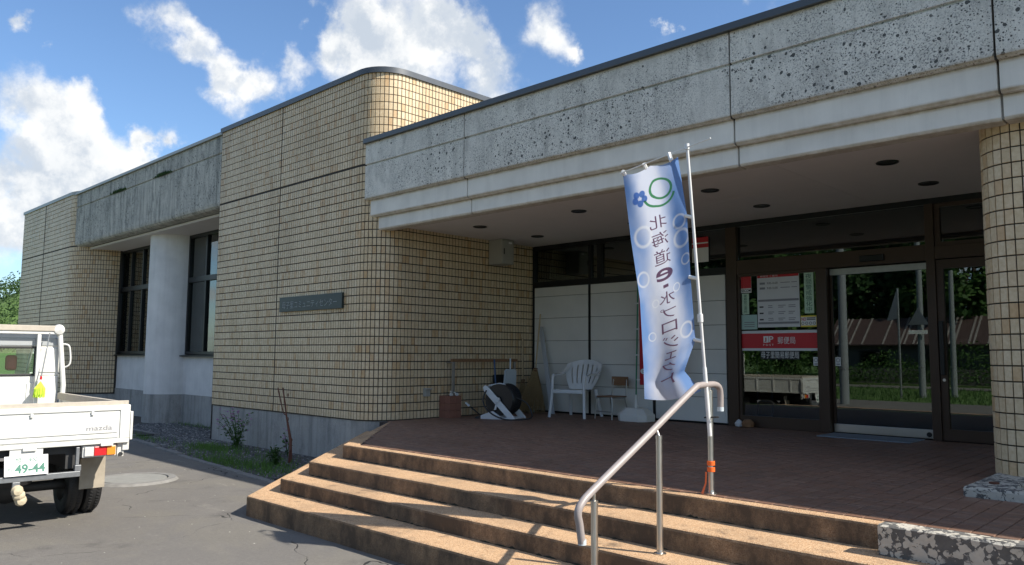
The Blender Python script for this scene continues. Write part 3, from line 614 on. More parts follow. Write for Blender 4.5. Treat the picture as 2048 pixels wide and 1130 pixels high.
# ------------------------------------------------------------------ glazed entrance front
ent = thing('shopfront', 'dark bronze framed glass entrance front with pale board panels', 'entrance', (-6, DY, TZ))
PXS = [-9.62, -8.33, -7.04, -5.75]
for k, (xa, xb) in enumerate(zip(PXS[:-1], PXS[1:])):
    zs = [.665, 1.12, 1.49, 1.89, 2.29, 2.68, 2.845] if k < 2 else [.665, 1.03, 1.38, 1.74, 2.10, 2.46, 2.845]
    for z0, z1 in zip(zs[:-1], zs[1:]): box('siding_board', 'siding', ent, xa+.03, xb-.03, DY-.03, DY-.005, z0+.003, z1-.003, .004)
    box('board_backing', 'dark_gap', ent, xa+.02, xb-.02, DY, DY+.03, .64, 2.85)
for x in PXS[1:3]: box('post', 'black_frame', ent, x-.027, x+.027, DY-.02, DY+.1, TZ, 3.6)
box('post', 'black_frame', ent, -9.648, -9.60, DY-.03, DY+.1, TZ, 3.6)
box('transom', 'black_frame', ent, -9.60, -5.76, DY-.035, DY+.08, 2.85, 2.95); box('head_rail', 'black_frame', ent, -9.60, 2, DY-.03, DY+.08, 3.53, 3.603)
for x in (-8.12, -6.68): box('mullion', 'black_frame', ent, x-.05, x+.05, DY-.02, DY+.08, 2.951, 3.529)
for xa, xb in ((-9.6, -8.17), (-8.07, -6.73), (-6.63, -5.76)): box('pane', 'glass', ent, xa, xb, DY+.02, DY+.028, 2.951, 3.529)
box('post', 'bronze', ent, -5.75, -5.585, DY-.05, DY+.1, TZ, 3.53)
box('beam', 'bronze', ent, -5.584, -3.035, DY-.045, DY+.14, 2.83, 3.03, .004)
box('pane', 'glass', ent, -5.584, -3.035, DY+.02, DY+.028, 3.031, 3.529)
fx = thing  # fixed light beside the door
fl = MB().box(-5.584, -5.545, DY-.03, DY+.06, .80, 2.829).box(-4.425, -4.40, DY-.03, DY+.06, .80, 2.829).box(-5.545, -4.425, DY-.031, DY+.06, 2.79, 2.829).build('fixed_light', 'bronze', ent)
box('pane', 'glass', fl, -5.545, -4.425, DY+.01, DY+.018, .80, 2.79); box('bottom_rail', 'bronze', fl, -5.584, -4.40, DY-.03, DY+.06, TZ+.002, .80)
box('mullion', 'bronze', ent, -4.40, -4.275, DY-.05, DY+.14, TZ, 2.829, .004)
sdr = MB().box(-4.262, -4.235, DY+.05, DY+.09, .76, 2.8).box(-3.065, -3.043, DY+.05, DY+.09, .76, 2.8).build('sliding_door', 'bronze', ent)
box('pane', 'glass', sdr, -4.235, -3.065, DY+.065, DY+.073, .762, 2.735); box('kick_plate', 'steel', sdr, -4.262, -3.043, DY+.045, DY+.095, TZ+.012, .76, .004); box('top_rail', 'steel_dull', sdr, -4.262, -3.043, DY+.045, DY+.095, 2.735, 2.815)
MB().lathe([(0, -.012), (.03, -.012), (.03, 0), (0, 0)], (-3.10, DY+.045, .70), 'Y', 16).build('lock', 'black_frame', sdr, smooth=True)
box('mullion', 'bronze', ent, -3.034, -2.935, DY-.05, DY+.14, TZ, 3.53, .004)
box('beam', 'bronze', ent, -2.934, 2, DY-.045, DY+.1, 2.84, 3.0, .004)
for x0 in (-2.93, -1.6, -.27):
    x1 = x0+1.28
    dr = MB().box(x0, x0+.075, DY-.02, DY+.05, .65, 2.83).box(x1-.075, x1, DY-.02, DY+.05, .65, 2.83).box(x0+.075, x1-.075, DY-.019, DY+.05, .65, .785).box(x0+.075, x1-.075, DY-.019, DY+.05, 2.72, 2.83).build('hinged_door', 'bronze', ent)
    box('pane', 'glass', dr, x0+.075, x1-.075, DY+.01, DY+.018, .785, 2.72)
    if x0 < -2: box('handle', 'black_frame', dr, x0+.018, x0+.062, DY-.085, DY-.05, 1.43, 2.08, .008); box('handle_stay', 'black_frame', dr, x0+.03, x0+.05, DY-.05, DY-.02, 1.5, 1.53); box('handle_stay', 'black_frame', dr, x0+.03, x0+.05, DY-.05, DY-.02, 1.98, 2.01)
    if x0 < -2: MB().lathe([(0, -.01), (.018, -.01), (.018, 0), (0, 0)], (x0+.04, DY-.02, 1.37), 'Y', 12).build('lock', 'steel', dr, smooth=True)
    ov = MB().box(x0, x0+.06, DY-.02, DY+.05, 3.001, 3.529).box(x1-.06, x1, DY-.02, DY+.05, 3.001, 3.529).box(x0+.06, x1-.06, DY-.019, DY+.05, 3.001, 3.05).box(x0+.06, x1-.06, DY-.019, DY+.05, 3.48, 3.529).build('fanlight', 'bronze', ent)
    box('pane', 'glass', ov, x0+.06, x1-.06, DY+.01, DY+.018, 3.05, 3.48)
    box('mullion', 'bronze', ent, x1+.001, x1+.049, DY-.04, DY+.1, TZ, 3.53)
box('door_sensor', 'black_frame', ent, -3.82, -3.52, DY-.085, DY-.047, 2.87, 2.95, .008)
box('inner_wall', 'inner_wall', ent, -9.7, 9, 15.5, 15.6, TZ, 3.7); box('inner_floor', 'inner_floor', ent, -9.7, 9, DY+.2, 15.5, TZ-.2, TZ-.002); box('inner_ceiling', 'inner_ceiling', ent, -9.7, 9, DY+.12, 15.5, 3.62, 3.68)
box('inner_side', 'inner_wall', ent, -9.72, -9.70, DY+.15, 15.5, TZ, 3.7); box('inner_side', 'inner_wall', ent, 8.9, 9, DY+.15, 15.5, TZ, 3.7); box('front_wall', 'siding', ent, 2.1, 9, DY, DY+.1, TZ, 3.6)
# ------------------------------------------------------------------ notices on the glass
GY = DY+.004
def sheet(name, mat, parent, x0, x1, z0, z1, y=GY, t=.002): return box(name, mat, parent, x0, x1, y, y+t, z0, z1)
p = thing('hours_poster', 'white opening hours poster with red header on the glass', 'poster', (-4.98, GY, 2.05))
sheet('paper', 'paper_grey', p, -5.29, -4.67, 2.05, 2.815); sheet('header', 'red_print', p, -5.285, -4.675, 2.755, 2.805, GY-.002, .001)
wall_text('lettering', 'white_print', p, '郵便局 ご案内', -5.24, -4.98, 2.765, 2.795, GY-.003)
for z in (2.66, 2.59): wall_text('lettering', 'black_print', p, '9:00-16:00', -5.14, -4.98, z, z+.03, GY-.002); sheet('print_line', 'grey_print', p, -5.25, -5.17, z, z+.03, GY-.001, .0005); sheet('print_line', 'grey_print', p, -4.94, -4.80, z+.01, z+.02, GY-.001, .0005); sheet('print_line', 'grey_print', p, -4.78, -4.70, z+.01, z+.02, GY-.001, .0005)
for z in (2.415, 2.095): sheet('bar', 'grey_print', p, -5.28, -4.68, z, z+.03, GY-.001, .0005)
for z in (2.33, 2.24, 2.15):
    sheet('print_mark', 'black_print', p, -5.26, -5.20, z, z+.02, GY-.001, .0005)
    for k in range(3):
        for q in range(2): sheet('print_line', 'grey_print', p, -5.13+k*.15, -5.13+k*.15+rnd.uniform(.06, .11), z+.02-q*.025, z+.03-q*.025, GY-.001, .0005)
p = thing('secom_sticker', 'red and white square security sticker at the glass corner', 'sticker', (-5.46, GY, 2.56)); sheet('paper', 'white_print', p, -5.543, -5.38, 2.555, 2.80); sheet('red_field', 'red_print', p, -5.541, -5.382, 2.62, 2.797, GY-.001, .0008); wall_text('lettering', 'black_print', p, 'SECOM', -5.535, -5.39, 2.567, 2.608, GY-.002, weight=.01)
p = thing('vertical_notice', 'pale green strip notice with seven dark characters beside the hours poster', 'notice', (-4.53, GY, 2.2)); sheet('paper', 'green_paper', p, -4.60, -4.47, 2.23, 2.788); wall_text('lettering', 'green_dark', p, '夜間警戒強化中', -4.578, -4.492, 2.25, 2.775, GY-.002, True, .008)
p = thing('small_notice', 'narrow pale green strip notice below the red sticker', 'notice', (-5.48, GY, 2.24)); sheet('paper', 'green_paper', p, -5.53, -5.42, 2.245, 2.545); wall_text('lettering', 'green_dark', p, '警察官立寄所', -5.50, -5.45, 2.26, 2.53, GY-.002, True)
p = thing('teal_notice', 'pale teal landscape notice above the red band', 'notice', (-5.42, GY, 2.03)); sheet('paper', 'teal_paper', p, -5.543, -5.30, 2.025, 2.235)
for z in (2.06, 2.09, 2.12): sheet('print_line', 'grey_print', p, -5.50, -5.34, z, z+.012, GY-.001, .0005)
p = thing('warning_sticker', 'yellow bordered warning sticker beside the hours poster', 'sticker', (-4.55, GY, 2.05)); sheet('paper', 'yellow_print', p, -4.66, -4.44, 2.045, 2.20); sheet('field', 'white_print', p, -4.655, -4.445, 2.065, 2.18, GY-.001, .0008); wall_text('lettering', 'red_print', p, 'NO', -4.648, -4.585, 2.128, 2.175, GY-.002, weight=.02)
for z in (2.14, 2.16): sheet('print_line', 'black_print', p, -4.575, -4.455, z, z+.012, GY-.002, .0005)
for k in range(4): MB().lathe([(.014, 0), (.02, 0)], (-4.63+k*.053, GY-.002, 2.095), 'Y', 14).build('pictogram', 'black_print', p)
p = thing('post_band', 'red band with white postal lettering across the glass', 'sign', (-4.98, GY, 1.74)); sheet('edge', 'paper_grey', p, -5.543, -4.427, 1.72, 2.005, GY+.0025, .002); sheet('band', 'red_print', p, -5.543, -4.427, 1.755, 1.965)
lg = MB(); lg.box(-5.21, -5.135, GY-.002, GY-.001, 1.835, 1.925); lg.build('emblem', 'white_print', p); wall_text('emblem_letter', 'red_print', p, 'J', -5.20, -5.165, 1.845, 1.905, GY-.003, weight=.02); wall_text('emblem_letter', 'white_print', p, 'P', -5.128, -5.062, 1.84, 1.925, GY-.002, weight=.02)
wall_text('lettering', 'white_print', p, 'P O S T', -5.215, -5.06, 1.79, 1.815, GY-.002); wall_text('lettering', 'white_print', p, '郵便局', -5.0, -4.745, 1.815, 1.915, GY-.002, weight=.008)
p = thing('name_strip', 'black strip with white post office name under the red band', 'sign', (-4.97, GY, 1.6)); sheet('strip', 'black_print', p, -5.26, -4.69, 1.60, 1.72, GY+.001); wall_text('lettering', 'white_print', p, '母子里簡易郵便局', -5.25, -4.70, 1.615, 1.71, GY-.002, weight=.008)
for nm, xa, lab in (('no_smoking_sticker', -4.50, 'tiny white no smoking sticker below the red band'), ('no_smoking_sticker', -4.225, 'tiny white no smoking sticker on the sliding door')):
    yy = GY if xa < -4.4 else DY+.06
    p = thing(nm, lab, 'sticker', (xa, yy, 1.52), 'no smoking stickers'); sheet('paper', 'white_print', p, xa, xa+.07, 1.52, 1.635, yy); MB().lathe([(.02, 0), (.027, 0)], (xa+.035, yy-.002, 1.595), 'Y', 18).build('ring', 'grey_print', p); sheet('print_line', 'grey_print', p, xa+.012, xa+.058, 1.535, 1.55, yy-.001, .0005)
p = thing('fire_notice', 'red and white sign fixed in the upper window behind the banner', 'sign', (-6.2, DY, 3.05)); sheet('paper', 'white_print', p, -6.34, -6.06, 3.06, 3.44, DY-.002); sheet('red_field', 'red_print', p, -6.34, -6.06, 3.36, 3.44, DY-.004, .001); sheet('red_stripe', 'red_print', p, -6.34, -6.06, 3.28, 3.34, DY-.004, .001)
# ------------------------------------------------------------------ sign board on the tile wall
p = thing('name_board', 'dark green name board with faded lettering on the tile wall', 'sign', (-11.4, WY, 2.35)); box('board', 'sign_green', p, SIGN[0], SIGN[1], WY-.05, WY-.012, SIGN[2], SIGN[3], .003)
wall_text('lettering', 'letter_faded', p, '母子里コミュニティセンター', -12.28, -10.60, 2.40, 2.52, WY-.052)
p = thing('outlet_box', 'small grey weatherproof socket low on the tile wall', 'socket', (-9.62, 7.97, .98)); box('case', 'box_grey', p, -9.64, -9.585, 7.92, 8.03, .98, 1.10, .008); box('hood', 'box_grey', p, -9.63, -9.55, 7.915, 8.035, 1.085, 1.11, .006)
p = thing('cable_box', 'grey steel cabinet mounted high under the canopy', 'cabinet', (-9.5, 9.46, 3.17)); box('case', 'box_grey', p, -9.638, -9.32, 9.33, 9.62, 3.18, 3.60, .006)
dr = box('door', 'box_grey', p, -9.32, -9.305, 9.345, 9.605, 3.19, 3.585, .004); box('latch', 'black_frame', dr, -9.305, -9.295, 9.36, 9.375, 3.34, 3.44); box('tag', 'white_print', dr, -9.304, -9.302, 9.48, 9.56, 3.53, 3.56)
# ------------------------------------------------------------------ handrail
hr = thing('handrail', 'grey stair handrail on three stainless steel posts', 'handrail', (-3.0, 4.5, .2))
HX = -3.01
def rp_(y, z): return (HX, y, z+CAMZ)
tube('rail', 'rail_plastic', hr, smoothpath([rp_(3.70, -1.105), rp_(3.68, -1.0), rp_(3.665, -.93), rp_(3.70, -.875), rp_(3.83, -.80), rp_(4.4, -.52), rp_(4.95, -.245), rp_(5.05, -.213), rp_(5.14, -.21), rp_(5.26, -.21), rp_(5.325, -.235), rp_(5.345, -.30), rp_(5.34, -.40)], 5), .0235, 14)
for y, z in ((3.703, -1.115), (5.34, -.41)): tube('end_cap', 'grey_plastic', hr, [rp_(y, z), rp_(y, z+.03)], .0255, 14)
for x, y, zb, zt in ((HX, 3.82, 0, .762), (-2.99, 4.49, .34, 1.105), (HX, 5.19, TZ, 1.385)):
    po = tube('post', 'steel', hr, [(x, y, zb), (x, y, zt)], .0215, 16)
    MB().lathe([(.0, 0), (.042, 0), (.042, .006), (.024, .012), (.022, .03)], (x, y, zb+.001), n=20).build('foot', 'steel', po, smooth=True)
    tube('bracket', 'steel', po, [(x, y, zt), (HX, y, zt+.045)], .010); MB().lathe([(.0235, zt-.02), (.0235, zt+.004), (.0, zt+.008)], (x, y, 0), n=16).build('collar', 'steel', po, smooth=True)
st = thing('orange_strap', 'orange webbing strap knotted round the flag post', 'strap', (HX, 5.19, .82))
for z in (.80, .845): MB().lathe([(.026, z), (.029, z+.002), (.029, z+.032), (.026, z+.034)], (HX, 5.19, 0), n=18).build('loop', 'orange_strap', st, smooth=True)
MB().add([(HX-.03, 5.16, .80), (HX-.012, 5.155, .80), (HX-.028, 5.15, .72), (HX-.012, 5.145, .72), (HX-.055, 5.14, .645), (HX-.03, 5.13, .645)], [(0, 1, 3, 2), (2, 3, 5, 4)]).build('tail', 'orange_strap', st); 
# ------------------------------------------------------------------ blue banner
D0 = project((HX, 5.17, 1.4))[2]-.02
bn = thing('advertising_banner', 'tall pale blue banner with mirrored purple lettering tied to the handrail', 'banner', (HX, 5.17, .9))
ptop = at_depth(1374, 291, D0); pbot = at_depth(1420, 872, D0-.03); pm_ = at_depth(1409, 735, D0)
tube('pole', 'white_plastic', bn, [pbot, pm_], .0155, 12); tube('upper_pole', 'white_plastic', bn, [pm_-(ptop-pm_)*.02, ptop], .0115, 12); MB().tube([at_depth(1400, 628, D0), at_depth(1401, 644, D0)], .021, 12).build('joint_sleeve', 'white_plastic', bn, smooth=True)
b0 = at_depth(1240, 347, D0+.42); b1 = at_depth(1421, 276, D0-.15); tube('crossbar', 'white_print', bn, [b0, b1], .005, 8); MB().tube([ptop-Vector((0, 0, .03)), ptop+Vector((0, 0, .012))], .017, 12).build('cap', 'white_plastic', bn, smooth=True)
def lerp_pts(pts, t):
    for (t0, x0, y0), (t1, x1, y1) in zip(pts[:-1], pts[1:]):
        if t <= t1: k = (t-t0)/(t1-t0); return x0+(x1-x0)*k, y0+(y1-y0)*k
    return pts[-1][1:]
LE = [(0, 1246, 349), (.27, 1262, 480), (.5, 1280, 600), (.8, 1287, 730), (1, 1289, 798)]
RE = [(0, 1356, 314), (.25, 1374, 430), (.5, 1381, 552), (.76, 1391, 680), (.84, 1378, 715), (.90, 1369, 742), (1, 1402, 782)]
def cloth(u, v, lift=0.0):   # u 0 left .. 1 pole side ; v 0 top .. 1 bottom
    v = min(max(v, 0), 1); xl, yl = lerp_pts(LE, v); xr, yr = lerp_pts(RE, v)
    sag = 10*math.sin(math.pi*u)*(.9*v-.0)+ (6*abs(math.sin(2*math.pi*u))*(1-v)**6)
    dep = D0+.42*(1-u)+.035*math.sin(5.2*u+3.4*v+.4)+.02*math.sin(9*u-5*v)*(1-.3*v)+.05*math.sin(3*v+1)*(1-u)+(.09*math.exp(-((v-.87)/.07)**2)*u*u)
    return at_depth(xl+(xr-xl)*u, yl+(yr-yl)*u+sag, dep-lift)
NU, NV = 36, 90
me = bpy.data.meshes.new('cloth'); me.from_pydata([tuple(cloth(i/NU, j/NV)) for j in range(NV+1) for i in range(NU+1)], [], [(j*(NU+1)+i, j*(NU+1)+i+1, (j+1)*(NU+1)+i+1, (j+1)*(NU+1)+i) for j in range(NV) for i in range(NU)])
ul = me.uv_layers.new(name='UVMap')
for lp in me.loops: q = me.vertices[lp.vertex_index].index; ul.data[lp.index].uv = ((q % (NU+1))/NU, 1-(q//(NU+1))/NV)
for pg in me.polygons: pg.use_smooth = True
cl = link('cloth', me, 'flag_cloth', bn)
def fl(u0, u1, v0, v1): return lambda a, b: cloth(u1-(u1-u0)*a, v1-(v1-v0)*b, .006)     # mirrored: seen from the back
chars = '北海道e-水プロジェクト'; vv = .205
CH = [.06, .06, .065, .055, .02, .06, .052, .052, .058, .042, .052, .055]
for ch, hgt in zip(chars, CH):
    w_ = .30 if ch not in 'e-ェ' else (.32 if ch == 'e' else .10 if ch == '-' else .22); uc = .50+ .09*(vv-.25)
    text('lettering', 'plum', cl, ch, fl(uc-w_/2, uc+w_/2, vv, vv+hgt-.008), weight=.012); vv += hgt+.0085
def ring2(name, mat, uc, vc, ru, rv, w, a0=0, a1=360, n=40, lift=.006):
    V = []; 
    for k in range(n+1):
        a = R(a0+(a1-a0)*k/n)
        for s in (1-w, 1): V.append(tuple(cloth(uc+ru*s*math.cos(a), vc+rv*s*math.sin(a), lift)))
    mm = bpy.data.meshes.new(name); mm.from_pydata(V, [], [(2*k, 2*k+1, 2*k+3, 2*k+2) for k in range(n)]); return link(name, mm, mat, cl)
ring2('emblem_ring', 'flag_green', .62, .098, .21, .046, .20); ring2('emblem_tail', 'flag_green', .58, .112, .29, .062, .14, 15, 165)
for k in range(5):
    a = R(90+72*k); ring2('emblem_petal', 'flag_blue', .24+.085*math.cos(a), .112+.021*math.sin(a), .052, .0145, .97, lift=.006)
for k, v in enumerate((.25, .50, .755)):
    q = cloth(.97, v); x_, y_, _d = project(q); pl_ = at_depth(1374+(y_+3-291)*.0788, y_+3, D0); MB().tube([q, pl_], .014, 6).build('loop', 'white_print', bn)
for u in (.03, .42, .88): MB().tube([cloth(u, 0), b0.lerp(b1, .02+u*.62)+Vector((0, 0, .006))], .016, 6).build('loop', 'white_print', bn)
tube('tie', 'black_rubber', bn, [(HX-.03, 5.16, 1.19), (HX+.07, 5.15, 1.20), (HX+.05, 5.22, 1.195), (HX-.03, 5.20, 1.19)], .006)
# ------------------------------------------------------------------ things on the terrace
def plastic_chair(px, py, rz):
    t = thing('plastic_armchair', 'white moulded plastic armchair with slotted fan back', 'chair', (px, py, TZ)); Tm = Matrix.Translation((px, py, TZ)) @ Matrix.Rotation(rz, 4, 'Z') @ Matrix.Scale(1.08, 4)
    def m(): return MB(Tm)
    s = m(); n = 10; V = []
    for j in range(n+1):
        for i in range(n+1):
            x = (i/n-.5)*(.50-.06*j/n); y = -.24+.44*j/n; V.append((x, y, .42-.02*math.sin(math.pi*i/n)*math.sin(math.pi*j/n)-.02*j/n-(.03*(1-j/1.5) if j < 1.5 else 0)))
    k = len(V); V += [(x, y, z-.012) for x, y, z in V]; F = [(j*(n+1)+i, j*(n+1)+i+1, (j+1)*(n+1)+i+1, (j+1)*(n+1)+i) for j in range(n) for i in range(n)]
    s.add(V, F+[tuple(q+k for q in f[::-1]) for f in F]+[(i, k+i, k+i+1, i+1) for i in range(n)]); s.build('seat', 'white_plastic', t, smooth=True)
    def backpt(u, v):   # u -1..1, v 0..1 fan shaped
        half = .19+.12*math.sin(math.pi*min(v, .85)*.62); vv_ = v*(1-.16*u*u)
        return (u*half, .20+.15*vv_-.05*u*u+.0, .41+.45*vv_)
    bk = m(); cols_ = [-1, -.74, -.66, -.46, -.38, -.18, -.10, .10, .18, .38, .46, .66, .74, 1]; rows2 = [0, .14, .2, .35, .5, .65, .78, .84, .93, 1]
    V = [backpt(u, v) for v in rows2 for u in cols_]; k = len(V); V += [(x, y+.012, z) for x, y, z in V]; F = []; nc = len(cols_)
    for j in range(len(rows2)-1):
        for i in range(nc-1):
            slot = i in (1, 3, 5, 7, 9, 11) and 2 <= j <= 6
            if slot and not (i in (1, 11) and j == 6): continue
            a = j*nc+i; q = (a, a+1, a+nc+1, a+nc); F += [q, tuple(z+k for z in q[::-1])]
    bk.add(V, F); bk.build('backrest', 'white_plastic', t, smooth=True)
    for sx in (-1, 1):
        f = m(); f.tube(smoothpath([(sx*.30, -.27, 0), (sx*.275, -.235, .3), (sx*.27, -.22, .55), (sx*.275, -.19, .625)], 4), [.022]*12+[.026], 8); f.build('leg', 'white_plastic', t, smooth=True)
        r_ = m(); r_.tube([(sx*.27, .33, 0), (sx*.215, .22, .41)], [.024, .034], 8); r_.build('leg', 'white_plastic', t, smooth=True)
        a_ = m(); pts = smoothpath([(sx*.275, -.20, .62), (sx*.29, -.1, .645), (sx*.30, .06, .65), (sx*.295, .2, .70), (sx*.25, .29, .80)], 4); V = []
        for q in pts: V += [(q.x-.03, q.y, q.z), (q.x+.03, q.y, q.z), (q.x+.03, q.y, q.z-.02), (q.x-.03, q.y, q.z-.02)]
        a_.add(V, [(4*i+j, 4*i+(j+1) % 4, 4*i+4+(j+1) % 4, 4*i+4+j) for i in range(len(pts)-1) for j in range(4)]+[(0, 1, 2, 3)]); a_.build('arm', 'white_plastic', t, smooth=True)
    ap = m(); ap.box(-.25, .25, -.25, -.235, .36, .415); ap.build('apron', 'white_plastic', t, .006)
plastic_chair(-8.22, 9.95, R(10))
def school_chair(px, py, rz):
    t = thing('school_chair', 'small old school chair with wooden back plate and steel frame', 'chair', (px, py, TZ)); Tm = Matrix.Translation((px, py, TZ)) @ Matrix.Rotation(rz, 4, 'Z')
    MB(Tm).box(-.17, .17, -.18, .16, .345, .36).build('seat', 'wood', t, .01)
    b_ = MB(Tm); V = [(x, .19+.03*(1-(x/.17)**2)+dy, z) for dy in (0, .012) for z in (.52, .66) for x in (-.17, -.09, 0, .09, .17)]; b_.add(V, [(i, i+1, i+6, i+5) for i in range(4)]+[(10+i, 15+i, 16+i, 11+i) for i in range(4)]+[(5+i, 6+i, 16+i, 15+i) for i in range(4)]+[(i, 10+i, 11+i, i+1) for i in range(4)]+[(0, 5, 15, 10), (4, 14, 19, 9)]); b_.build('backrest', 'wood', t)
    for x in (-.13, .13): MB(Tm).lathe([(0, -.003), (.008, -.003), (.008, 0)], (x, .205, .59), 'Y', 10).build('rivet', 'steel', t)
    for s in (-1, 1):
        MB(Tm).tube(smoothpath([(s*.14, .20, .62), (s*.15, .17, .40), (s*.155, .14, .335), (s*.155, -.15, .335), (s*.165, -.18, .31), (s*.18, -.2, 0)], 4), .010, 8).build('leg', 'steel_dull', t, smooth=True)
        MB(Tm).tube([(s*.155, .13, .33), (s*.18, .22, 0)], .010, 8).build('leg', 'steel_dull', t, smooth=True)
    MB(Tm).tube([(-.17, -.19, .12), (.17, -.19, .12)], .008, 8).build('stretcher', 'steel_dull', t, smooth=True)
school_chair(-7.63, 10.14, R(-5))
t = thing('banner_stand', 'red banner on a green pole in a white water filled base', 'banner', (-7.18, 10.1, TZ)); bx_, by_ = -7.12, 10.08
V = []
for z, s in ((0, .98), (.03, 1), (.10, 1), (.19, .62), (.20, .55)):
    V += [(bx_+.27*s*cx, by_+.20*s*cy, TZ+z) for cx, cy in ((-1, -.55), (-.6, -1), (.6, -1), (1, -.55), (1, .55), (.6, 1), (-.6, 1), (-1, .55))]
MB().add(V, [(8*j+i, 8*j+(i+1) % 8, 8*j+8+(i+1) % 8, 8*j+8+i) for j in range(4) for i in range(8)]+[tuple(range(32, 40))]).build('base', 'siding', t, .008)
MB().lathe([(.03, TZ+.2), (.03, TZ+.27), (.022, TZ+.28), (.022, TZ+.40), (.0, TZ+.40)], (bx_, by_, 0), n=14).build('socket', 'siding', t, smooth=True)
tube('pole', 'pole_green', t, [(bx_, by_, TZ+.38), (bx_+.02, by_+.05, TZ+2.3)], .012)
MB().add([(bx_+.05+.11*i+.0, by_+.03+.03*math.sin(i*1.7), z) for z in (TZ+.55, TZ+2.15) for i in range(6)], [(i, i+1, i+7, i+6) for i in range(5)]).build('cloth', 'flag_red', t, smooth=True)
for z in (.62, 1.0, 1.4, 1.8): box('clip', 'white_plastic', t, bx_-.02, bx_+.06, by_+.0, by_+.02, TZ+z, TZ+z+.02)
text('lettering', 'white_print', t, 'e', lambda u, v: (bx_+.07+.10*u, by_+.02, TZ+.72+.08*v), weight=.03)
# tap pillar of bricks
t = thing('tap_pillar', 'short red brick standpipe block with chrome taps on top', 'standpipe', (-9.5, 8.37, TZ)); s = .118
for k in range(3):
    for i in range(2):
        for j in range(2): box('brick', 'brick_red', t, -9.62+i*.125, -9.62+i*.125+.122, 8.245+j*.125, 8.245+j*.125+.122, TZ+.116*k, TZ+.116*k+.113, .003)
tube('pipe', 'steel', t, [(-9.5, 8.37, TZ+.345), (-9.5, 8.37, TZ+.42)], .014); 
for sgn in (-1, 1):
    tp_ = tube('tap', 'steel', t, [(-9.5, 8.37, TZ+.40), (-9.45, 8.37+sgn*.045, TZ+.40), (-9.42, 8.37+sgn*.06, TZ+.37)], .012); MB().lathe([(.012, 0), (.026, 0), (.026, .02), (.012, .02)], (-9.42, 8.37+sgn*.06, TZ+.365), 'X', 14, True).build('nozzle', 'white_plastic', tp_, smooth=True)
# rack
t = thing('tool_rack', 'low steel rack with brown top bar against the tile wall', 'rack', (-9.5, 9.1, TZ))
for y in (8.40, 9.80): box('post', 'steel_dull', t, -9.49, -9.45, y-.02, y+.02, TZ, TZ+.88, .004)
box('top_bar', 'wood', t, -9.50, -9.44, 8.36, 9.86, TZ+.88, TZ+.93, .006); box('brace', 'steel_dull', t, -9.63, -9.49, 8.39, 8.41, TZ+.86, TZ+.88)
t = thing('dustpan', 'pale grey plastic dustpan hanging from the rack', 'dustpan', (-9.42, 9.62, TZ+.45)); MB().add([(-9.42, 9.48, TZ+.47), (-9.42, 9.78, TZ+.45), (-9.415, 9.76, TZ+.72), (-9.415, 9.72, TZ+.755), (-9.415, 9.54, TZ+.76), (-9.415, 9.505, TZ+.73)]+[(-9.40, 9.48, TZ+.47), (-9.40, 9.78, TZ+.45), (-9.37, 9.76, TZ+.72), (-9.37, 9.72, TZ+.755), (-9.37, 9.54, TZ+.76), (-9.37, 9.505, TZ+.73)], [(0, 1, 2, 3, 4, 5), (11, 10, 9, 8, 7, 6)]+[(i, i+6, (i+1) % 6+6, (i+1) % 6) for i in range(6)]).build('pan', 'grey_plastic', t, .004); tube('handle', 'grey_plastic', t, [(-9.40, 9.635, TZ+.75), (-9.41, 9.645, TZ+.94)], .014)
t = thing('blue_mop', 'blue handled stick leaning on the rack', 'mop', (-9.4, 9.3, TZ)); tube('handle', 'ladder_blue', t, [(-9.38, 9.31, TZ), (-9.43, 9.28, TZ+.92)], .013); box('head', 'black_rubber', t, -9.42, -9.34, 9.2, 9.42, TZ, TZ+.03)
box_b = tag(box('black_crate_board', 'black_rubber', None, -9.60, -9.56, 9.42, 9.9, TZ, TZ+.66), 'black rubber sheet leaning behind the hanging dustpan', 'board')
# brooms
def broom(name, label, foot, top, w, frac, mat, n, L0):
    t = thing(name, label, 'broom', foot, 'brooms in the corner'); f = Vector(foot); tp2 = Vector(top); neck = f.lerp(tp2, frac); tube('handle', 'wood_pale', t, [neck-(tp2-f)*.05, tp2], .013)
    ax = (tp2-f).normalized(); sd_ = ax.cross(Vector((.6, -.8, 0))).normalized(); fr = ax.cross(sd_); m = MB()
    for i in range(n):
        a = rnd.uniform(-1, 1); b2 = rnd.uniform(-1, 1); p0 = neck+sd_*a*.03+fr*b2*.02+ax*rnd.uniform(0, .05); p1 = f+sd_*a*w+fr*b2*w*.45; p1.z = TZ+rnd.uniform(.003, .10)
        mid = p0.lerp(p1, .5)+Vector((rnd.gauss(0, .008), rnd.gauss(0, .008), 0)); m.tube([p0, mid, p1], [.0035, .003, .0015], 3, False)
    m.build('bristles', mat, t, kind='stuff')
    for q in (.0, .04): MB().tube([neck+ax*q-ax*.01, neck+ax*(q+.008)], .037, 10).build('binding', 'rust', t, smooth=True)
broom('bamboo_broom', 'large bamboo yard broom with wide straw bristles standing in the corner', (-9.22, 9.98, TZ), (-9.33, 10.32, TZ+1.72), .24, .42, 'straw', 380, 0)
broom('short_broom', 'thin straw broom leaning between rack and bamboo broom', (-9.46, 10.02, TZ), (-9.60, 10.15, TZ+1.30), .10, .40, 'straw', 160, 0)
t = MB().add([(-9.42, 10.38, TZ+1.50), (-9.34, 10.38, TZ+1.50), (-8.86, 10.16, TZ), (-8.96, 10.16, TZ), (-9.42, 10.40, TZ+1.50), (-9.34, 10.40, TZ+1.50), (-8.86, 10.18, TZ), (-8.96, 10.18, TZ)], [(0, 1, 2, 3), (7, 6, 5, 4), (0, 4, 5, 1), (1, 5, 6, 2), (2, 6, 7, 3), (3, 7, 4, 0)]).build('leaning_plank', 'board_grey', None, .003); tag(t, 'long grey plank leaning slantwise on the pale boards', 'plank')
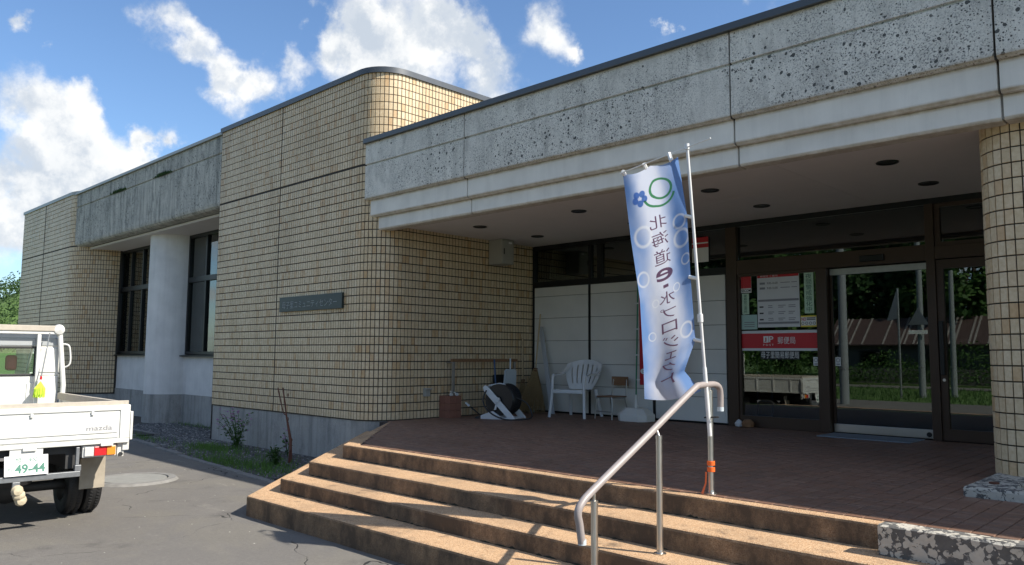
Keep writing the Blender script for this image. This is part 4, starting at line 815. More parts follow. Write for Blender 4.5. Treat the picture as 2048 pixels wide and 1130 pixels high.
t = thing('blue_dustpan', 'light blue dustpan standing between the two straw brooms', 'dustpan', (-9.42, 10.22, TZ)); MB().add([(-9.50, 10.24, TZ+.62), (-9.33, 10.20, TZ+.62), (-9.37, 10.22, TZ+.12), (-9.45, 10.24, TZ+.12)]+[(-9.50, 10.28, TZ+.62), (-9.33, 10.24, TZ+.62), (-9.37, 10.26, TZ+.12), (-9.45, 10.28, TZ+.12)], [(0, 1, 2, 3), (7, 6, 5, 4), (0, 4, 5, 1), (1, 5, 6, 2), (2, 6, 7, 3), (3, 7, 4, 0)]).build('pan', 'teal_paper', t, .004); tube('handle', 'teal_paper', t, [(-9.41, 10.25, TZ+.12), (-9.41, 10.24, TZ)], .012)
# hose reel
def hose_reel():
    hx, hy = -8.75, 8.82; Tm = Matrix.Translation((hx, hy, TZ)) @ Matrix.Rotation(R(16), 4, 'Z') @ Matrix.Scale(1.12, 4)
    t = thing('hose_reel', 'white garden hose reel wound with black hose', 'hose reel', (hx, hy, TZ)); cz = .27
    for s in (-1, 1):
        m = MB(Tm); y = s*.16
        def plate(pts, th=.022): 
            n = len(pts); m.add([(x, y-th/2, z) for x, z in pts]+[(x, y+th/2, z) for x, z in pts], [tuple(range(n)), tuple(range(n, 2*n))[::-1]]+[(i, i+n, (i+1) % n+n, (i+1) % n) for i in range(n)])
        plate([(-.24, .44), (-.20, .47), (-.13, .42), (.27, .03), (.27, .0), (.18, .0), (-.22, .38)]); plate([(-.27, .0), (-.27, .05), (-.08, .115), (.06, .03), (.17, .03), (.17, .0)]); plate([(-.06, .13), (-.03, .13), (.02, .26), (-.01, .29)]); m.build('side_frame', 'white_plastic', t, .006)
        MB(Tm).lathe([(0, -.02), (.035, -.02), (.035, .02), (0, .02)], (0, y*1.08, cz), 'Y', 16).build('hub', 'white_plastic', t, smooth=True)
        MB(Tm).lathe([(.05, -.004), (.215, -.004), (.22, .004), (.05, .004)], (0, s*.135, cz), 'Y', 28, True).build('flange', 'hose_black', t, smooth=True)
    MB(Tm).tube([(-.21, -.16, .435), (-.21, .16, .435)], .02, 12).build('carry_handle', 'white_plastic', t, smooth=True); MB(Tm).tube([(.25, -.16, .02), (.25, .16, .02)], .014, 10).build('crossbar', 'white_plastic', t, smooth=True)
    pts = []
    for lay, rr in ((0, .20), (1, .185)):
        for k in range(8*24): a = 2*math.pi*k/24; y = -.12+.24*k/(8*24) if lay == 0 else .12-.24*k/(8*24); pts.append((rr*math.cos(a)+.0, y, cz+rr*math.sin(a)))
    MB(Tm).tube(pts, .0125, 7).build('wound_hose', 'hose_black', t, smooth=True)
    W = lambda x, y, z: tuple(Tm @ Vector((x, y, z)))
    tube('loose_hose', 'hose_black', t, smoothpath([W(-.16, -.20, .40), W(-.20, -.23, .25), W(-.06, -.27, .10), W(.16, -.25, .016), W(.36, -.10, .014), W(.44, .02, .05), W(.34, .06, .22), W(.2, .0, .30)], 8), .012)
    tube('lead_hose', 'hose_black', t, smoothpath([(-9.30, 8.62, TZ+.17), (-9.22, 8.68, TZ+.09), (-9.02, 8.62, TZ+.014), (-9.1, 8.55, TZ+.013), (-8.98, 8.70, TZ+.06), (-8.82, 8.78, TZ+.14)], 8), .011)
    tube('connector', 'white_plastic', t, [(-9.36, 8.57, TZ+.235), (-9.31, 8.61, TZ+.18)], [.013, .02]); tube('spray_nozzle', 'white_plastic', t, smoothpath([W(-.18, -.10, .46), W(-.12, -.05, .47), W(-.05, -.02, .49), W(.05, -.04, .47)], 4), [.016]*6+[.012]*7)
hose_reel()
# mat and bits near the door
mq = [on_z(1634, 873, TZ).to_2d(), on_z(1778, 892, TZ).to_2d(), Vector((-3.08, 10.44)), Vector((-4.2, 10.44))]
tag(MB().prism([(-4.22, 9.86), (-3.12, 9.86), (-3.12, 10.42), (-4.22, 10.42)], TZ+.001, TZ+.013).build('door_mat', 'mat_blue', None, .003), 'blue grey mat lying before the sliding door', 'mat')
t = thing('stone_ornament', 'small white and brown ornament on the floor by the door post', 'ornament', (-5.5, 10.36, TZ))
MB().lathe([(0, 0), (.05, .01), (.06, .05), (.03, .09), (0, .11)], (-5.55, 10.36, TZ), n=12).build('white_piece', 'white_plastic', t, smooth=True); MB().lathe([(0, 0), (.08, .01), (.09, .06), (.05, .11), (0, .12)], (-5.41, 10.36, TZ), n=12).build('brown_piece', 'wood', t, smooth=True)
t = thing('step_ladder', 'blue folded ladder standing inside behind the glass', 'ladder', (-5.4, 10.9, TZ))
for x in (-5.50, -5.28): tube('rail', 'ladder_blue', t, [(x+.05, 10.75, TZ), (x-.05, 10.95, TZ+1.0)], .016)
for k in range(4): tube('rung', 'ladder_blue', t, [(-5.45-.02*k, 10.78+.045*k, TZ+.2*k+.15), (-5.23-.02*k, 10.78+.045*k, TZ+.2*k+.15)], .010)
# ------------------------------------------------------------------ rusty pole, plants, manhole
t = thing('rusty_stake', 'forked rusty iron stake leaning on the concrete plinth', 'stake', (-10.75, 6.35, 0)); f0 = on_z(582, 934, 0.0); f0.y = min(f0.y, 6.6)
f0 = on_y(582, 932, 6.35); f1 = on_y(573, 833, 6.65); ta = on_y(566, 776, 6.85); tb = on_y(556, 776, 6.88); f0.z = max(f0.z, -.05)
tube('shaft', 'rust', t, [f0-Vector((0, 0, .15)), on_y(581, 880, 6.5), f1, ta], [.026, .024, .014, .011]); tube('prong', 'rust', t, smoothpath([f1+Vector((0, 0, .02)), on_y(566, 822, 6.7), tb], 5), .010)
for y_ in (790, 838, 880): MB().lathe([(.018, -.004), (.026, -.004), (.026, .004), (.018, .004)], tuple(on_y(576 if y_ < 860 else 583, y_, 6.6)), 'Y', 12, True).build('eye', 'rust', t)
tube('side_rod', 'rust', t, [f0+Vector((-.04, -.02, -.1)), f0+Vector((-.045, 0, .22))], .016)
def leaf(m, p, d, L, w):
    d = d.normalized(); s = d.cross(Vector((rnd.gauss(0, .4), rnd.gauss(0, .4), 1))).normalized()*w; mid = p+d*L*.5+Vector((0, 0, .15*L)); m.add([p, mid-s, p+d*L, mid+s], [(0, 1, 2, 3)])
def mallow(base, label, h, n, flowers):
    t = thing('mallow_plant', label, 'plant', base, 'plants at the plinth'); b_ = Vector(base); ml = MB(); ms_ = MB(); mf = MB()
    for i in range(n):
        a = rnd.uniform(0, 6.28); sp = rnd.uniform(.10, .75)*h; top = b_+Vector((math.cos(a)*sp, math.sin(a)*sp*.5-.05, h*rnd.uniform(.6, 1))); ms_.tube([b_, b_.lerp(top, .5)+Vector((0, 0, .06)), top], [.006, .005, .003], 5)
        for k in range(15):
            q = b_.lerp(top, rnd.uniform(.1, .98)**1.0)+Vector((rnd.gauss(0, .03), rnd.gauss(0, .03), rnd.gauss(0, .02))); leaf(ml, q, Vector((rnd.gauss(0, 1), rnd.gauss(0, 1), rnd.uniform(-.2, .6))), rnd.uniform(.04, .085), rnd.uniform(.014, .03))
        if flowers:
            for k in range(3):
                q = top+Vector((rnd.gauss(0, .04), rnd.gauss(0, .04), rnd.gauss(0, .05)))
                for j in range(5): a2 = j*1.257; leaf(mf, q, Vector((math.cos(a2), math.sin(a2)*.6-.4, .5)), .028, .012)
    ms_.build('stem', 'leaf', t); ml.build('leaf_clump', 'leaf', t, kind='stuff')
    if flowers: mf.build('flower', 'petal', t, kind='stuff')
mallow((-13.1, 6.62, -.02), 'tall mallow plant with pink flowers against the plinth', .66, 15, True)
mallow((-11.55, 6.7, -.02), 'small sparse mallow seedling near the rusty stake', .42, 3, True)
mallow((-10.75, 6.05, -.02), 'low leafy weed clump at the foot of the rusty stake', .30, 9, False)
def tuft(name, mat, pts, label, cat, hmin, hmax):
    m = MB()
    for x, y in pts:
        h = rnd.uniform(hmin, hmax); a = rnd.uniform(0, 6.3); w = .006; q = Vector((x, y, -.02)); tp2 = q+Vector((rnd.gauss(0, .4)*h, rnd.gauss(0, .4)*h, h)); s = Vector((math.cos(a)*w, math.sin(a)*w, 0)); m.add([q-s, q+s, tp2], [(0, 1, 2)])
    tag(m.build(name, mat, kind='stuff'), label, cat)
gp = []
for cx, cy, n, sx_, sy_ in ((-16.0, 6.05, 260, .7, .10), (-13.4, 6.25, 260, .3, .15), (-12.2, 6.15, 200, .6, .25), (-10.7, 5.95, 420, .35, .22), (-12.2, 5.5, 200, 1, .06), (-17.5, 7.9, 200, .8, .1)):
    for _ in range(n):
        x, y = rnd.gauss(cx, sx_), rnd.gauss(cy, sy_)
        if inbed(x, y): gp.append((x, y))
gp += [(x, y) for x, y in ((rnd.gauss(-11.2, .9), rnd.gauss(5.65, .16)) for _ in range(900)) if inbed(x, y)]+[(x, y) for x, y in ((rnd.gauss(-13.2, .5), rnd.gauss(6.3, .2)) for _ in range(500)) if inbed(x, y)]
tuft('weeds', 'leaf_lime', gp, 'low green weeds growing through the gravel bed', 'weeds', .03, .12)
mc = on_z(268, 961, 0)
t = thing('manhole', 'round concrete manhole cover with raised rim in the asphalt', 'manhole', (mc.x, mc.y, 0)); MB().lathe([(.40, .0), (.41, .03), (.50, .03), (.53, .0)], (mc.x, mc.y, .001), n=36).build('rim', 'kerb_concrete', t, smooth=True); MB().lathe([(0, .028), (.385, .028), (.392, .0)], (mc.x, mc.y, .002), n=36).build('cover', 'cap_concrete', t, smooth=True)
t = thing('drain_pit', 'dark open drain channel framed in concrete beside the gravel', 'drain', (-16.9, 6.2, 0)); box('cover_plate', 'truck_dark', t, -17.6, -16.2, 6.08, 6.42, -.02, .012); box('frame', 'kerb_concrete', t, -17.6, -16.2, 6.42, 6.50, -.02, .025); box('frame', 'kerb_concrete', t, -17.6, -16.2, 6.02, 6.08, -.02, .025)
# ------------------------------------------------------------------ truck
A = R(2.0); TF = Vector((-math.cos(A), math.sin(A), 0)); TR = Vector((math.sin(A), math.cos(A), 0)); G = Vector((-8.0, 2.935, 0)); O = G-TR*.86
TT = Matrix(((TF.x, TR.x, 0, O.x), (TF.y, TR.y, 0, O.y), (0, 0, 1, 0), (0, 0, 0, 1)))   # local: x forward, y right, z up
trk = thing('pickup_truck', 'white flatbed light truck parked with its tailgate towards the steps', 'truck', tuple(O))
def tm(): return MB(TT)
def tbox(name, mat, par, *b, bevel=0): return tm().box(*b).build(name, mat, par, bevel)
bed = tbox('cargo_bed', 'plank', trk, .04, 2.28, -.84, .84, .80, .845)
for s in (-1, 1): tbox('chassis_rail', 'truck_dark', trk, .10, 4.1, s*.38-.04, s*.38+.04, .56, .70); tbox('cross_bearer', 'truck_dark', trk, .1, .16, -.8, .8, .70, .80) if s > 0 else None
for k in range(4): tbox('cross_bearer', 'truck_dark', trk, .5+k*.5, .56+k*.5, -.8, .8, .70, .798)
gt = tm().box(.0, .03, -.86, .86, 1.085, 1.135).box(.0, .03, -.86, .86, .775, .815).box(.0, .03, .77, .86, .8151, 1.0849).box(.0, .03, -.86, -.77, .8151, 1.0849).box(.012, .028, -.77, .77, .8151, 1.0849).build('tailgate', 'truck_white', trk, .006)
tbox('pressed_panel', 'truck_white', gt, .002, .013, -.75, .75, .875, 1.055, bevel=.010); tbox('pressed_rib', 'truck_white', gt, .003, .013, -.76, .76, .828, .862, bevel=.008)
tbox('top_plank', 'plank', gt, .032, .06, -.85, .85, 1.09, 1.175, bevel=.004)
text('lettering', 'grey_print', gt, 'mazda', lambda u, v: TT @ Vector((.0005, .475+.225*u, .905+.045*v)), weight=.008)
for y in (-.45, .02, .52): tbox('rope_hook', 'truck_white', gt, -.018, .0, y-.012, y+.012, 1.05, 1.085, bevel=.004); 
for y in (-.40, .02, .66): tbox('hinge', 'truck_white', gt, -.012, .01, y-.055, y+.055, .755, .79, bevel=.005)
for s in (-1, 1):
    sg = tm().box(.07, 2.27, s*.845-.015, s*.845+.015, 1.09, 1.135).box(.07, 2.27, s*.845-.015, s*.845+.015, .775, .815).box(.07, 2.27, s*.842-.008, s*.842+.008, .815, 1.09).build('side_gate', 'truck_white', trk, .005)
    tbox('top_plank', 'plank', sg, .07, 2.25, s*.80-.025, s*.80+.02, 1.09, 1.165); tbox('corner_post', 'truck_white', sg, .03, .07, s*.84-.03, s*.84+.03, .70, 1.12, bevel=.006)
    for k in range(5): tbox('rib', 'truck_white', sg, .3+k*.42, .33+k*.42, s*.858-.006, s*.858+.008, .815, 1.09)
    tbox('latch', 'truck_white', sg, .0, .05, s*.875-.012, s*.875+.012, .80, 1.07, bevel=.005)
    lp = tbox('tail_lamp', 'truck_white', trk, .03, .10, s*.61-.15, s*.61+.145, .655, .765, bevel=.006)
    for a, b, mt in ((-.135, -.055, 'lamp_clear'), (-.052, .055, 'lamp_red'), (.058, .135, 'lamp_amber')):
        ya, yb = sorted((s*.61+s*a, s*.61+s*b)); tbox('lens', mt, lp, .012, .03, ya, yb, .668, .752, bevel=.004)
    tbox('lamp_bracket', 'truck_white', trk, .05, .09, s*.80-.03, s*.80+.03, .64, .775, bevel=.004); tm().lathe([(.008, 0), (.02, 0), (.02, .03), (.008, .03)], (.035, s*.80, .665), 'X', 14, True).build('bolt', 'truck_dark', trk, smooth=True)
    tbox('mudflap_holder', 'truck_white', trk, .50, .52, s*.70-.07, s*.70+.075, .58, .70); tbox('mudflap', 'mud', trk, .47, .485, s*.70-.13, s*.70+.10, .30, .60, bevel=.003)
    for x, ys in ((.95, (.60, .77)), (3.35, (.72,))):
        wh = None
        for y in ys:
            prof = [(.17, -.075), (.25, -.078), (.285, -.07), (.30, -.05), (.302, 0), (.30, .05), (.285, .07), (.25, .078), (.17, .075)]
            ty = tm().lathe(prof, (x, s*y, .302), 'Y', 36).build('tyre', 'black_rubber', trk, smooth=True)
            tm().lathe([(0, s*.02), (.09, s*.03), (.10, s*.055), (.15, s*.05), (.172, s*.075), (.172, -s*.075)], (x, s*y, .302), 'Y', 24).build('rim', 'steel_dull', ty, smooth=True)
            tr_ = tm()
            for k in range(60):
                a = 2*math.pi*k/60
                for q in (-.045, .018): tr_.tube([(x+.3035*math.cos(a), s*y+q, .302+.3035*math.sin(a)), (x+.3035*math.cos(a+.03), s*y+q+.028, .302+.3035*math.sin(a+.03))], .006, 4)
            tr_.build('tread', 'black_rubber', ty, kind='stuff')
tm().tube([(.95, -.7, .302), (.95, .7, .302)], .05, 12).build('rear_axle', 'truck_dark', trk, smooth=True); tm().lathe([(0, -.14), (.12, -.10), (.14, 0), (.12, .10), (0, .14)], (.95, .05, .302), 'Y', 18).build('differential', 'truck_dark', trk, smooth=True)
tm().tube([(.25, -.25, .42), (1.6, -.3, .42)], .04, 10).build('exhaust', 'rust', trk, smooth=True); tbox('fuel_tank', 'truck_dark', trk, 1.4, 2.1, .3, .75, .35, .65, bevel=.03)
tm().lathe([(.10, -.09), (.27, -.09), (.29, -.03), (.29, .03), (.27, .09), (.10, .09)], (.55, -.1, .50), 'Z', 28).build('spare_tyre', 'black_rubber', trk, smooth=True)
bp_ = tm().box(-.02, .03, -.44, .44, .495, .545).box(-.02, .03, .39, .445, .545, .60).box(-.02, .03, -.445, -.39, .545, .60).box(.0, .03, .40, .43, .6, .76).box(.0, .03, -.43, -.40, .6, .76).build('bumper_bar', 'galv', trk, .004)
tbox('hitch', 'galv', bp_, -.02, .02, -.10, -.04, .38, .495, bevel=.004)
pl_ = tm().add([(-.04, -.17, .55), (-.04, .17, .55), (.0, .17, .72), (.0, -.17, .72), (-.036, -.17, .55), (-.036, .17, .55), (.004, .17, .72), (.004, -.17, .72)], [(0, 1, 2, 3), (7, 6, 5, 4), (0, 4, 5, 1), (1, 5, 6, 2), (2, 6, 7, 3), (3, 7, 4, 0)]).build('number_plate', 'white_print', trk, .004)
def pt(y0, y1, a, b): return lambda u, v: TT @ Vector((-.0425+.04*(a+(b-a)*v), y0+(y1-y0)*u, .55+.17*(a+(b-a)*v)))
text('lettering', 'plate_green', pl_, '旭川400', pt(-.085, .085, .66, .92)); text('lettering', 'plate_green', pl_, '49-44', pt(-.09, .145, .12, .58), weight=.03); text('lettering', 'plate_green', pl_, 'ち', pt(-.145, -.11, .22, .42)); tbox('plate_bracket', 'truck_white', trk, .01, .02, -.13, .13, .66, .775)
# cab, hollow, with glass
CB, CF = 2.38, 3.95; cab = tm().box(CB, CB+.03, -.80, .80, .60, 1.36).box(CB, CB+.03, -.80, -.55, 1.36, 1.70).box(CB, CB+.03, .55, .80, 1.36, 1.70).box(CB, CB+.03, -.80, .80, 1.70, 1.80).build('cab', 'truck_white', trk, .012)
tm().add([(CB, -.79, 1.80), (CB, .79, 1.80), (CB+.05, .74, 1.88), (CB+.05, -.74, 1.88), (CF-.45, -.72, 1.90), (CF-.45, .72, 1.90), (CF-.36, -.77, 1.80), (CF-.36, .77, 1.80)], [(0, 1, 2, 3), (3, 2, 5, 4), (4, 5, 7, 6), (0, 3, 4, 6), (1, 7, 5, 2)]).build('roof', 'truck_white', cab, .02)
for s in (-1, 1):
    y = s*.80
    d = tm(); d.box(CB+.03, CF, y-.015, y+.015, .55, 1.28); d.box(CB+.03, CB+.28, y-.015, y+.015, 1.28, 1.80); d.add([(CF-.02, y-.015, 1.28), (CF+.02, y-.015, 1.28), (CF-.34, y-.015, 1.80), (CF-.40, y-.015, 1.80), (CF-.02, y+.015, 1.28), (CF+.02, y+.015, 1.28), (CF-.34, y+.015, 1.80), (CF-.40, y+.015, 1.80)], [(0, 1, 2, 3), (7, 6, 5, 4), (0, 4, 5, 1), (1, 5, 6, 2), (2, 6, 7, 3), (3, 7, 4, 0)]); dd = d.build('cab_side', 'truck_white', cab, .01)
    tm().add([(CB+.28, y, 1.28), (CF-.02, y, 1.28), (CF-.39, y, 1.79), (CB+.28, y, 1.79)], [(0, 1, 2, 3)]).build('side_window', 'cab_glass', dd)
    tm().tube(smoothpath([(CF-.25, y*.98, 1.62), (CF-.2, y+s*.13, 1.60), (CF-.2, y+s*.14, 1.40), (CF-.25, y*.99, 1.36)], 4), .011, 8).build('mirror_stay', 'truck_white', dd, smooth=True); tbox('mirror', 'truck_dark', dd, CF-.24, CF-.20, y+s*.09-.06, y+s*.09+.06, 1.40, 1.62, bevel=.015)
    tm().tube(smoothpath([(CB-.03, y-s*.02, 1.73), (CB-.06, y+s*.07, 1.725), (CB-.06, y+s*.10, 1.66), (CB-.06, y+s*.105, 1.50), (CB-.03, y+s*.04, 1.45)], 4), .010, 8).build('side_hoop', 'truck_white', dd, smooth=True)
tm().add([(CF+.02, -.78, 1.28), (CF+.02, .78, 1.28), (CF-.36, .72, 1.79), (CF-.36, -.72, 1.79)], [(0, 1, 2, 3)]).build('windscreen', 'cab_glass', cab); tbox('cab_front', 'truck_white', cab, CF-.0, CF+.04, -.8, .8, .45, 1.28, bevel=.03); tbox('cab_floor', 'truck_dark', cab, CB+.03, CF, -.78, .78, .60, .64)
tm().box(CB-.004, CB+.034, -.54, .54, 1.38, 1.68).build('rear_window', 'cab_glass', cab); rs = tm()
for a in ((-.57, -.535, 1.36, 1.70), (.535, .57, 1.36, 1.70), (-.535, .535, 1.36, 1.385), (-.535, .535, 1.675, 1.70)): rs.box(CB-.012, CB-.001, *a)
rs.build('window_seal', 'black_rubber', cab, .008)
for s in (-.4, .4): st_ = tbox('seat', 'truck_dark', cab, CB+.2, CB+.75, s-.25, s+.25, .85, 1.0, bevel=.04); tbox('seat_back', 'truck_dark', st_, CB+.1, CB+.22, s-.24, s+.24, 1.0, 1.38, bevel=.04)
tbox('head_cushion', 'pink', cab, CB+.2, CB+.26,   .30, .42, 1.42, 1.60, bevel=.03)
for k in range(5): tbox('pressed_rib', 'truck_white', cab, CB-.012, CB-.001, -.72+k*.30, -.60+k*.30, .86, 1.28, bevel=.010)
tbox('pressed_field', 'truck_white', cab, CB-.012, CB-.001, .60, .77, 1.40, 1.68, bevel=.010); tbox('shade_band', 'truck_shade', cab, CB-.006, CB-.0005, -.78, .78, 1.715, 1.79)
gf = tm().box(2.29, 2.33, .545, .585, .85, 1.84).box(2.29, 2.33, -.585, -.545, .85, 1.84).box(2.285, 2.335, -.80, .80, 1.845, 1.90).build('guard_frame', 'truck_white', trk, .006)
tbox('top_board', 'plank', gf, 2.27, 2.345, -.76, .745, 1.88, 1.945, bevel=.006)
for s in (-1, 1):
    tm().tube([(2.31, s*.83, .86), (2.31, s*.845, 1.25), (2.31, s*.78, 1.86)], .028, 10).build('corner_stake', 'truck_white', gf, smooth=True); tm().lathe([(0, -.06), (.055, -.04), (.065, 0), (.05, .045), (0, .06)], (2.31, s*.765, 1.90), 'X', 16).build('end_knob', 'truck_white', gf, smooth=True)
t = thing('duster', 'lime green duster hanging on a stick from the truck frame', 'duster', tuple(TT @ Vector((2.26, .42, 1.2)))); tm().tube([(2.26, .66, 1.86), (2.25, .64, 1.70), (2.22, .59, 1.36)], .007, 6).build('stick', 'steel_dull', t, smooth=True); tm().tube([(2.22, .59, 1.36), (2.216, .587, 1.32)], .013, 8).build('ferrule', 'lamp_red', t, smooth=True)
m = tm()
for _ in range(260): a = rnd.uniform(0, 6.28); r_ = rnd.random()**.5*.055; m.tube([(2.215, .585, 1.30), (2.21+r_*math.cos(a)*.8, .58+r_*math.sin(a), 1.22), (2.21+r_*math.cos(a), .575+r_*1.1*math.sin(a), 1.13+rnd.uniform(-.02, .03))], [.003, .003, .002], 3, False)
m.build('fibres', 'lime', t, kind='stuff')
m = tm()
for k in range(3): m.lathe([(0, -.05), (.035, -.04), (.05, 0), (.035, .04), (0, .05)], (-.02+.01*k, -.06+.018*k, .42-.045*k), 'Y' if k % 2 else 'X', 10)
tag(m.build('rag', 'rag', None, smooth=True), 'dirty beige rag knotted round the truck tow hitch', 'rag')
# ------------------------------------------------------------------ trees, hill and what stands across the road
def crown_mesh(name, n, rx, ry, rz, size, clumps, seed):
    rr = random.Random(seed); cs = []
    for _ in range(clumps):
        a = rr.uniform(0, 6.28); z = rr.uniform(-.9, 1); q = math.sqrt(max(0, 1-z*z))*rr.uniform(.45, .95); cs.append((Vector((q*math.cos(a)*rx, q*math.sin(a)*ry, z*rz)), rr.uniform(.22, .42)))
    m = MB()
    for _ in range(n):
        c, s = rr.choice(cs); d = Vector((rr.gauss(0, 1), rr.gauss(0, 1), rr.gauss(0, 1))).normalized(); p = c+Vector((d.x*rx, d.y*ry, d.z*rz*.8))*s*rr.uniform(.6, 1.05); u = Vector((rr.gauss(0, 1), rr.gauss(0, 1), rr.gauss(0, .6))).normalized(); v = u.cross(d+Vector((0, 0, .4))).normalized(); L = size*rr.uniform(.6, 1.3); m.add([p-u*L*.5, p+v*L*.35, p+u*L*.5, p-v*L*.35], [(0, 1, 2, 3)])
    me = bpy.data.meshes.new(name); me.from_pydata(m.v, [], m.f); return me, cs
crowns = [crown_mesh('crown', 8500, 3.5, 3.5, 4.5, .40, 40, 3), crown_mesh('crown', 7500, 3.0, 3.0, 5.4, .40, 36, 8)]
def tree(x, y, h, k, mat, label, rot):
    t = thing('tree', label, 'tree', (x, y, 0), 'trees across the road'); me, cs = crowns[k]; zc = h*.56; sc = h/10.0
    T = Matrix.Translation((x, y, zc)) @ Matrix.Rotation(rot, 4, 'Z') @ Matrix.Scale(sc, 4); m = MB(); m.tube([(x, y, -.1), (x+.1, y, h*.25), (x-.1, y+.1, h*.55), (x, y, h*.85)], [.26*sc, .2*sc, .13*sc, .04], 8)
    for c, s in cs[:10]: q = T @ c; m.tube([(x, y, h*rnd.uniform(.25, .5)), (Vector((x, y, zc-h*.1))).lerp(q, .5), q], [.08*sc, .05*sc, .02*sc], 5)
    m.build('trunk', 'bark', t, smooth=True); me2 = me if me.materials[:] == [] or me.materials[0] == MATS[mat] else me.copy(); link('crown', me2, mat, t, mw=T)
def refl(x, y, z):     # point whose image in the door glass falls on that pixel
    v = ray(x, y); p = CO+v*((z-CAMZ)/v.z); return p.x, 2*(DY+.07)-p.y
tr_spots = [(-34, -40, 12.5, 0, 'leaf_dark', 'broad dark tree behind the old house, leftmost of the row'), (-27, -37, 11, 1, 'leaf', 'tall narrow green tree beside the old house'), (-21, -41, 13, 0, 'leaf_dark', 'highest dark tree behind the old house roof'), (-15.5, -38, 11, 0, 'leaf', 'rounded mid green tree between house and utility pole'), (-10, -41, 13.5, 1, 'leaf_dark', 'slender dark tree across the road from the entrance'), (-4, -38, 11.5, 0, 'leaf_dark', 'wide dark tree facing the entrance across the road'), (3, -41, 12.5, 1, 'leaf', 'pale green tree at the end of the row'), (-42, -38, 11.5, 1, 'leaf', 'slim green tree far along the road'), (-50, -42, 13, 0, 'leaf_dark', 'dense dark tree at the far bend of the road'), (-20, -13.5, 5.0, 0, 'leaf_lime', 'small bright green tree on the verge by the lot'), (-26, -14, 5.4, 1, 'leaf', 'young leafy tree on the verge beyond the truck')]
tr_spots += [(-47+k*7.5, -50-(k % 2)*3, 14.5, k % 2, 'leaf_dark', ['tall dark rear tree nearest the far bend of the road', 'very tall dark rear tree behind the slim green tree', 'lofty dark rear tree beyond the far gable of the old house', 'big dark rear tree rising over the old house ridge', 'spreading dark rear tree behind the tall narrow tree', 'pointed dark rear tree behind the middle of the old house', 'rounded dark rear tree behind the thick utility pole', 'upright dark rear tree behind the wide tree facing the entrance', 'last dark rear tree behind the pale green tree'][k]) for k in range(9)]
for q in tr_spots: tree(*q[:5], q[5], rnd.uniform(0, 6.28))
m = MB()
for _ in range(20000):
    x = rnd.uniform(-45, 12); y = rnd.gauss(-31.8, .9); h = max(.05, 1.9-abs(y+31.8)*.6+.5*math.sin(x*1.3)+.4*math.sin(x*.37)); z = rnd.uniform(0, h); d = Vector((rnd.gauss(0, 1), rnd.gauss(0, 1), rnd.gauss(.4, .6))); leaf(m, Vector((x, y, z)), d, rnd.uniform(.12, .26), rnd.uniform(.035, .08))
tag(m.build('hedge_undergrowth', 'leaf', kind='stuff'), 'tangled bright green undergrowth along the far side of the road', 'undergrowth')
m = MB()
for _ in range(16000):
    x = rnd.uniform(-40, 10); y = rnd.uniform(-25.3, -10.1); h = rnd.uniform(.06, .25); a = rnd.uniform(0, 6.3); q = Vector((x, y, -.1)); s = Vector((math.cos(a), math.sin(a), 0))*.02; m.add([q-s, q+s, q+Vector((rnd.gauss(0, .06), rnd.gauss(0, .06), h))], [(0, 1, 2)])
tag(m.build('verge_grass', 'leaf', kind='stuff'), 'rough grass on the verge beside the asphalt lot', 'grass')
for i, (px_, pb, r_, hgt, lab) in enumerate(((1690, 808, .16, 9.5, 'thick concrete utility pole nearest the asphalt lot'), (1846, 791, .14, 9.0, 'pale steel lamp pole carrying a triangular sign'), (1911, 790, .13, 5.5, 'short pale steel pole on the grass verge'))):
    x, y = refl(px_, pb, 0); t = thing('utility_pole', lab, 'pole', (x, y, 0), 'poles across the lot'); MB().tube([(x, y, -.1), (x+.05, y, hgt)], [r_, r_*.72], 14).build('shaft', 'pole_concrete', t, smooth=True); MB().lathe([(r_*1.06, 1.2), (r_*1.06, 1.26)], (x, y, 0), n=14).build('band', 'steel_dull', t, smooth=True)
    if i == 1:
        MB().add([(x-.42, y+.2, 3.05), (x+.42, y+.2, 3.05), (x, y+.2, 3.8), (x-.42, y+.22, 3.05), (x+.42, y+.22, 3.05), (x, y+.22, 3.8)], [(0, 1, 2), (5, 4, 3), (0, 3, 4, 1), (1, 4, 5, 2), (2, 5, 3, 0)]).build('warning_plate', 'steel_dull', t); box('name_plate', 'white_print', t, x-.4, x+.35, y+.2, y+.22, 2.65, 2.82)
    if i == 0: tube('arm', 'pole_concrete', t, [(x, y, 8.2), (x+1.2, y, 8.5)], .04)
x, y = refl(1803, 792, 0); t = thing('snow_post', 'thin grey marker post with arrow plate on the verge', 'post', (x, y, 0)); tube('shaft', 'steel_dull', t, [(x, y, -.1), (x, y, 4.6)], .045); MB().add([(x-.02, y+.06, 4.5), (x-.45, y+.06, 3.2), (x-.02, y+.06, 3.3), (x-.02, y+.08, 4.5), (x-.45, y+.08, 3.2), (x-.02, y+.08, 3.3)], [(0, 1, 2), (5, 4, 3), (0, 3, 4, 1), (1, 4, 5, 2), (2, 5, 3, 0)]).build('arrow_plate', 'steel_dull', t)
t = thing('old_house', 'low old house with streaky brown sheet roof beyond the road', 'house', (-14, -35.5, 0)); box('wall', 'inner_ceiling', t, -22, -4, -37.5, -34.2, -.1, 2.6)
for k in range(4): w_ = box('window', 'black_frame', t, -20.5+k*4.2, -18.6+k*4.2, -34.2, -34.15, 1.0, 2.1); box('pane', 'window_glass', w_, -20.4+k*4.2, -18.7+k*4.2, -34.15, -34.14, 1.1, 2.0)
rf = MB().profile([(-33.6, 2.5), (-35.8, 4.3), (-38, 2.5), (-38, 2.42), (-35.8, 4.2), (-33.6, 2.42)], -22.6, -3.4).build('roof', 'roof_brown', t)
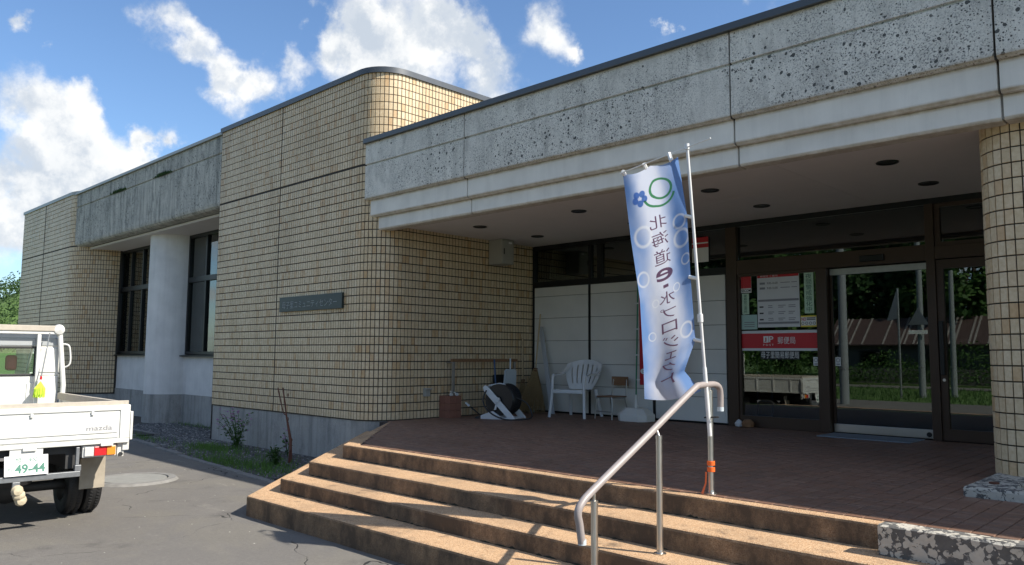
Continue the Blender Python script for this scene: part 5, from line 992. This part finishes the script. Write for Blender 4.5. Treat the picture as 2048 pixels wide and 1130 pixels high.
for k in range(70):
    if rnd.random() < .55: x = -22.6+k*.27; MB().add([(x, -33.58, 2.5), (x+.12, -33.58, 2.5), (x+.12, -35.8, 4.32), (x, -35.8, 4.32), (x, -33.58, 2.52), (x+.12, -33.58, 2.52), (x+.12, -35.8, 4.345), (x, -35.8, 4.345)], [(0, 1, 2, 3), (7, 6, 5, 4), (0, 4, 5, 1), (1, 5, 6, 2), (2, 6, 7, 3), (3, 7, 4, 0)]).build('roof_sheet', 'roof_pale', rf)
# hill with woodland far behind the left end
m = MB(); nu, nv = 60, 24
for j in range(nv+1):
    for i in range(nu+1):
        x = -460+300*i/nu; y = 20+180*j/nv; hh = 37*math.exp(-((x+330)/75)**2-((y-120)/60)**2)+20*math.exp(-((x+230)/50)**2-((y-150)/50)**2); m.v.append((x, y, -.3+hh+rnd.uniform(-.4, .4)*min(1, hh/4)))
m.f = [(j*(nu+1)+i, j*(nu+1)+i+1, (j+1)*(nu+1)+i+1, (j+1)*(nu+1)+i) for j in range(nv) for i in range(nu)]
hv = list(m.v); hl = m.build('hill', 'grass_ground', smooth=True); hl['kind'] = 'structure'
m = MB(); cand = [p for p in hv if p[2] > 1.2 and 0 < (p[1]/max(1, -p[0])) < 1.0]
for _ in range(3000):
    p = Vector(rnd.choice(cand))+Vector((rnd.gauss(0, 3), rnd.gauss(0, 4), 0)); rr_ = rnd.uniform(1.8, 3.6)
    for k in range(40):
        d = Vector((rnd.gauss(0, 1), rnd.gauss(0, 1), abs(rnd.gauss(0, 1)))).normalized(); q = p+Vector((d.x*rr_, d.y*rr_, d.z*rr_*1.5)); u = Vector((rnd.gauss(0, 1), rnd.gauss(0, 1), rnd.gauss(0, 1))).normalized(); v = u.cross(d).normalized(); L = rnd.uniform(.4, .8); m.add([q-u*L*.6, q+v*L*.5, q+u*L*.6, q-v*L*.5], [(0, 1, 2, 3)])
tag(m.build('woodland', 'leaf_hill', kind='stuff'), 'green wooded hillside far behind the building', 'woodland')
bpy.data.objects.remove(_to)
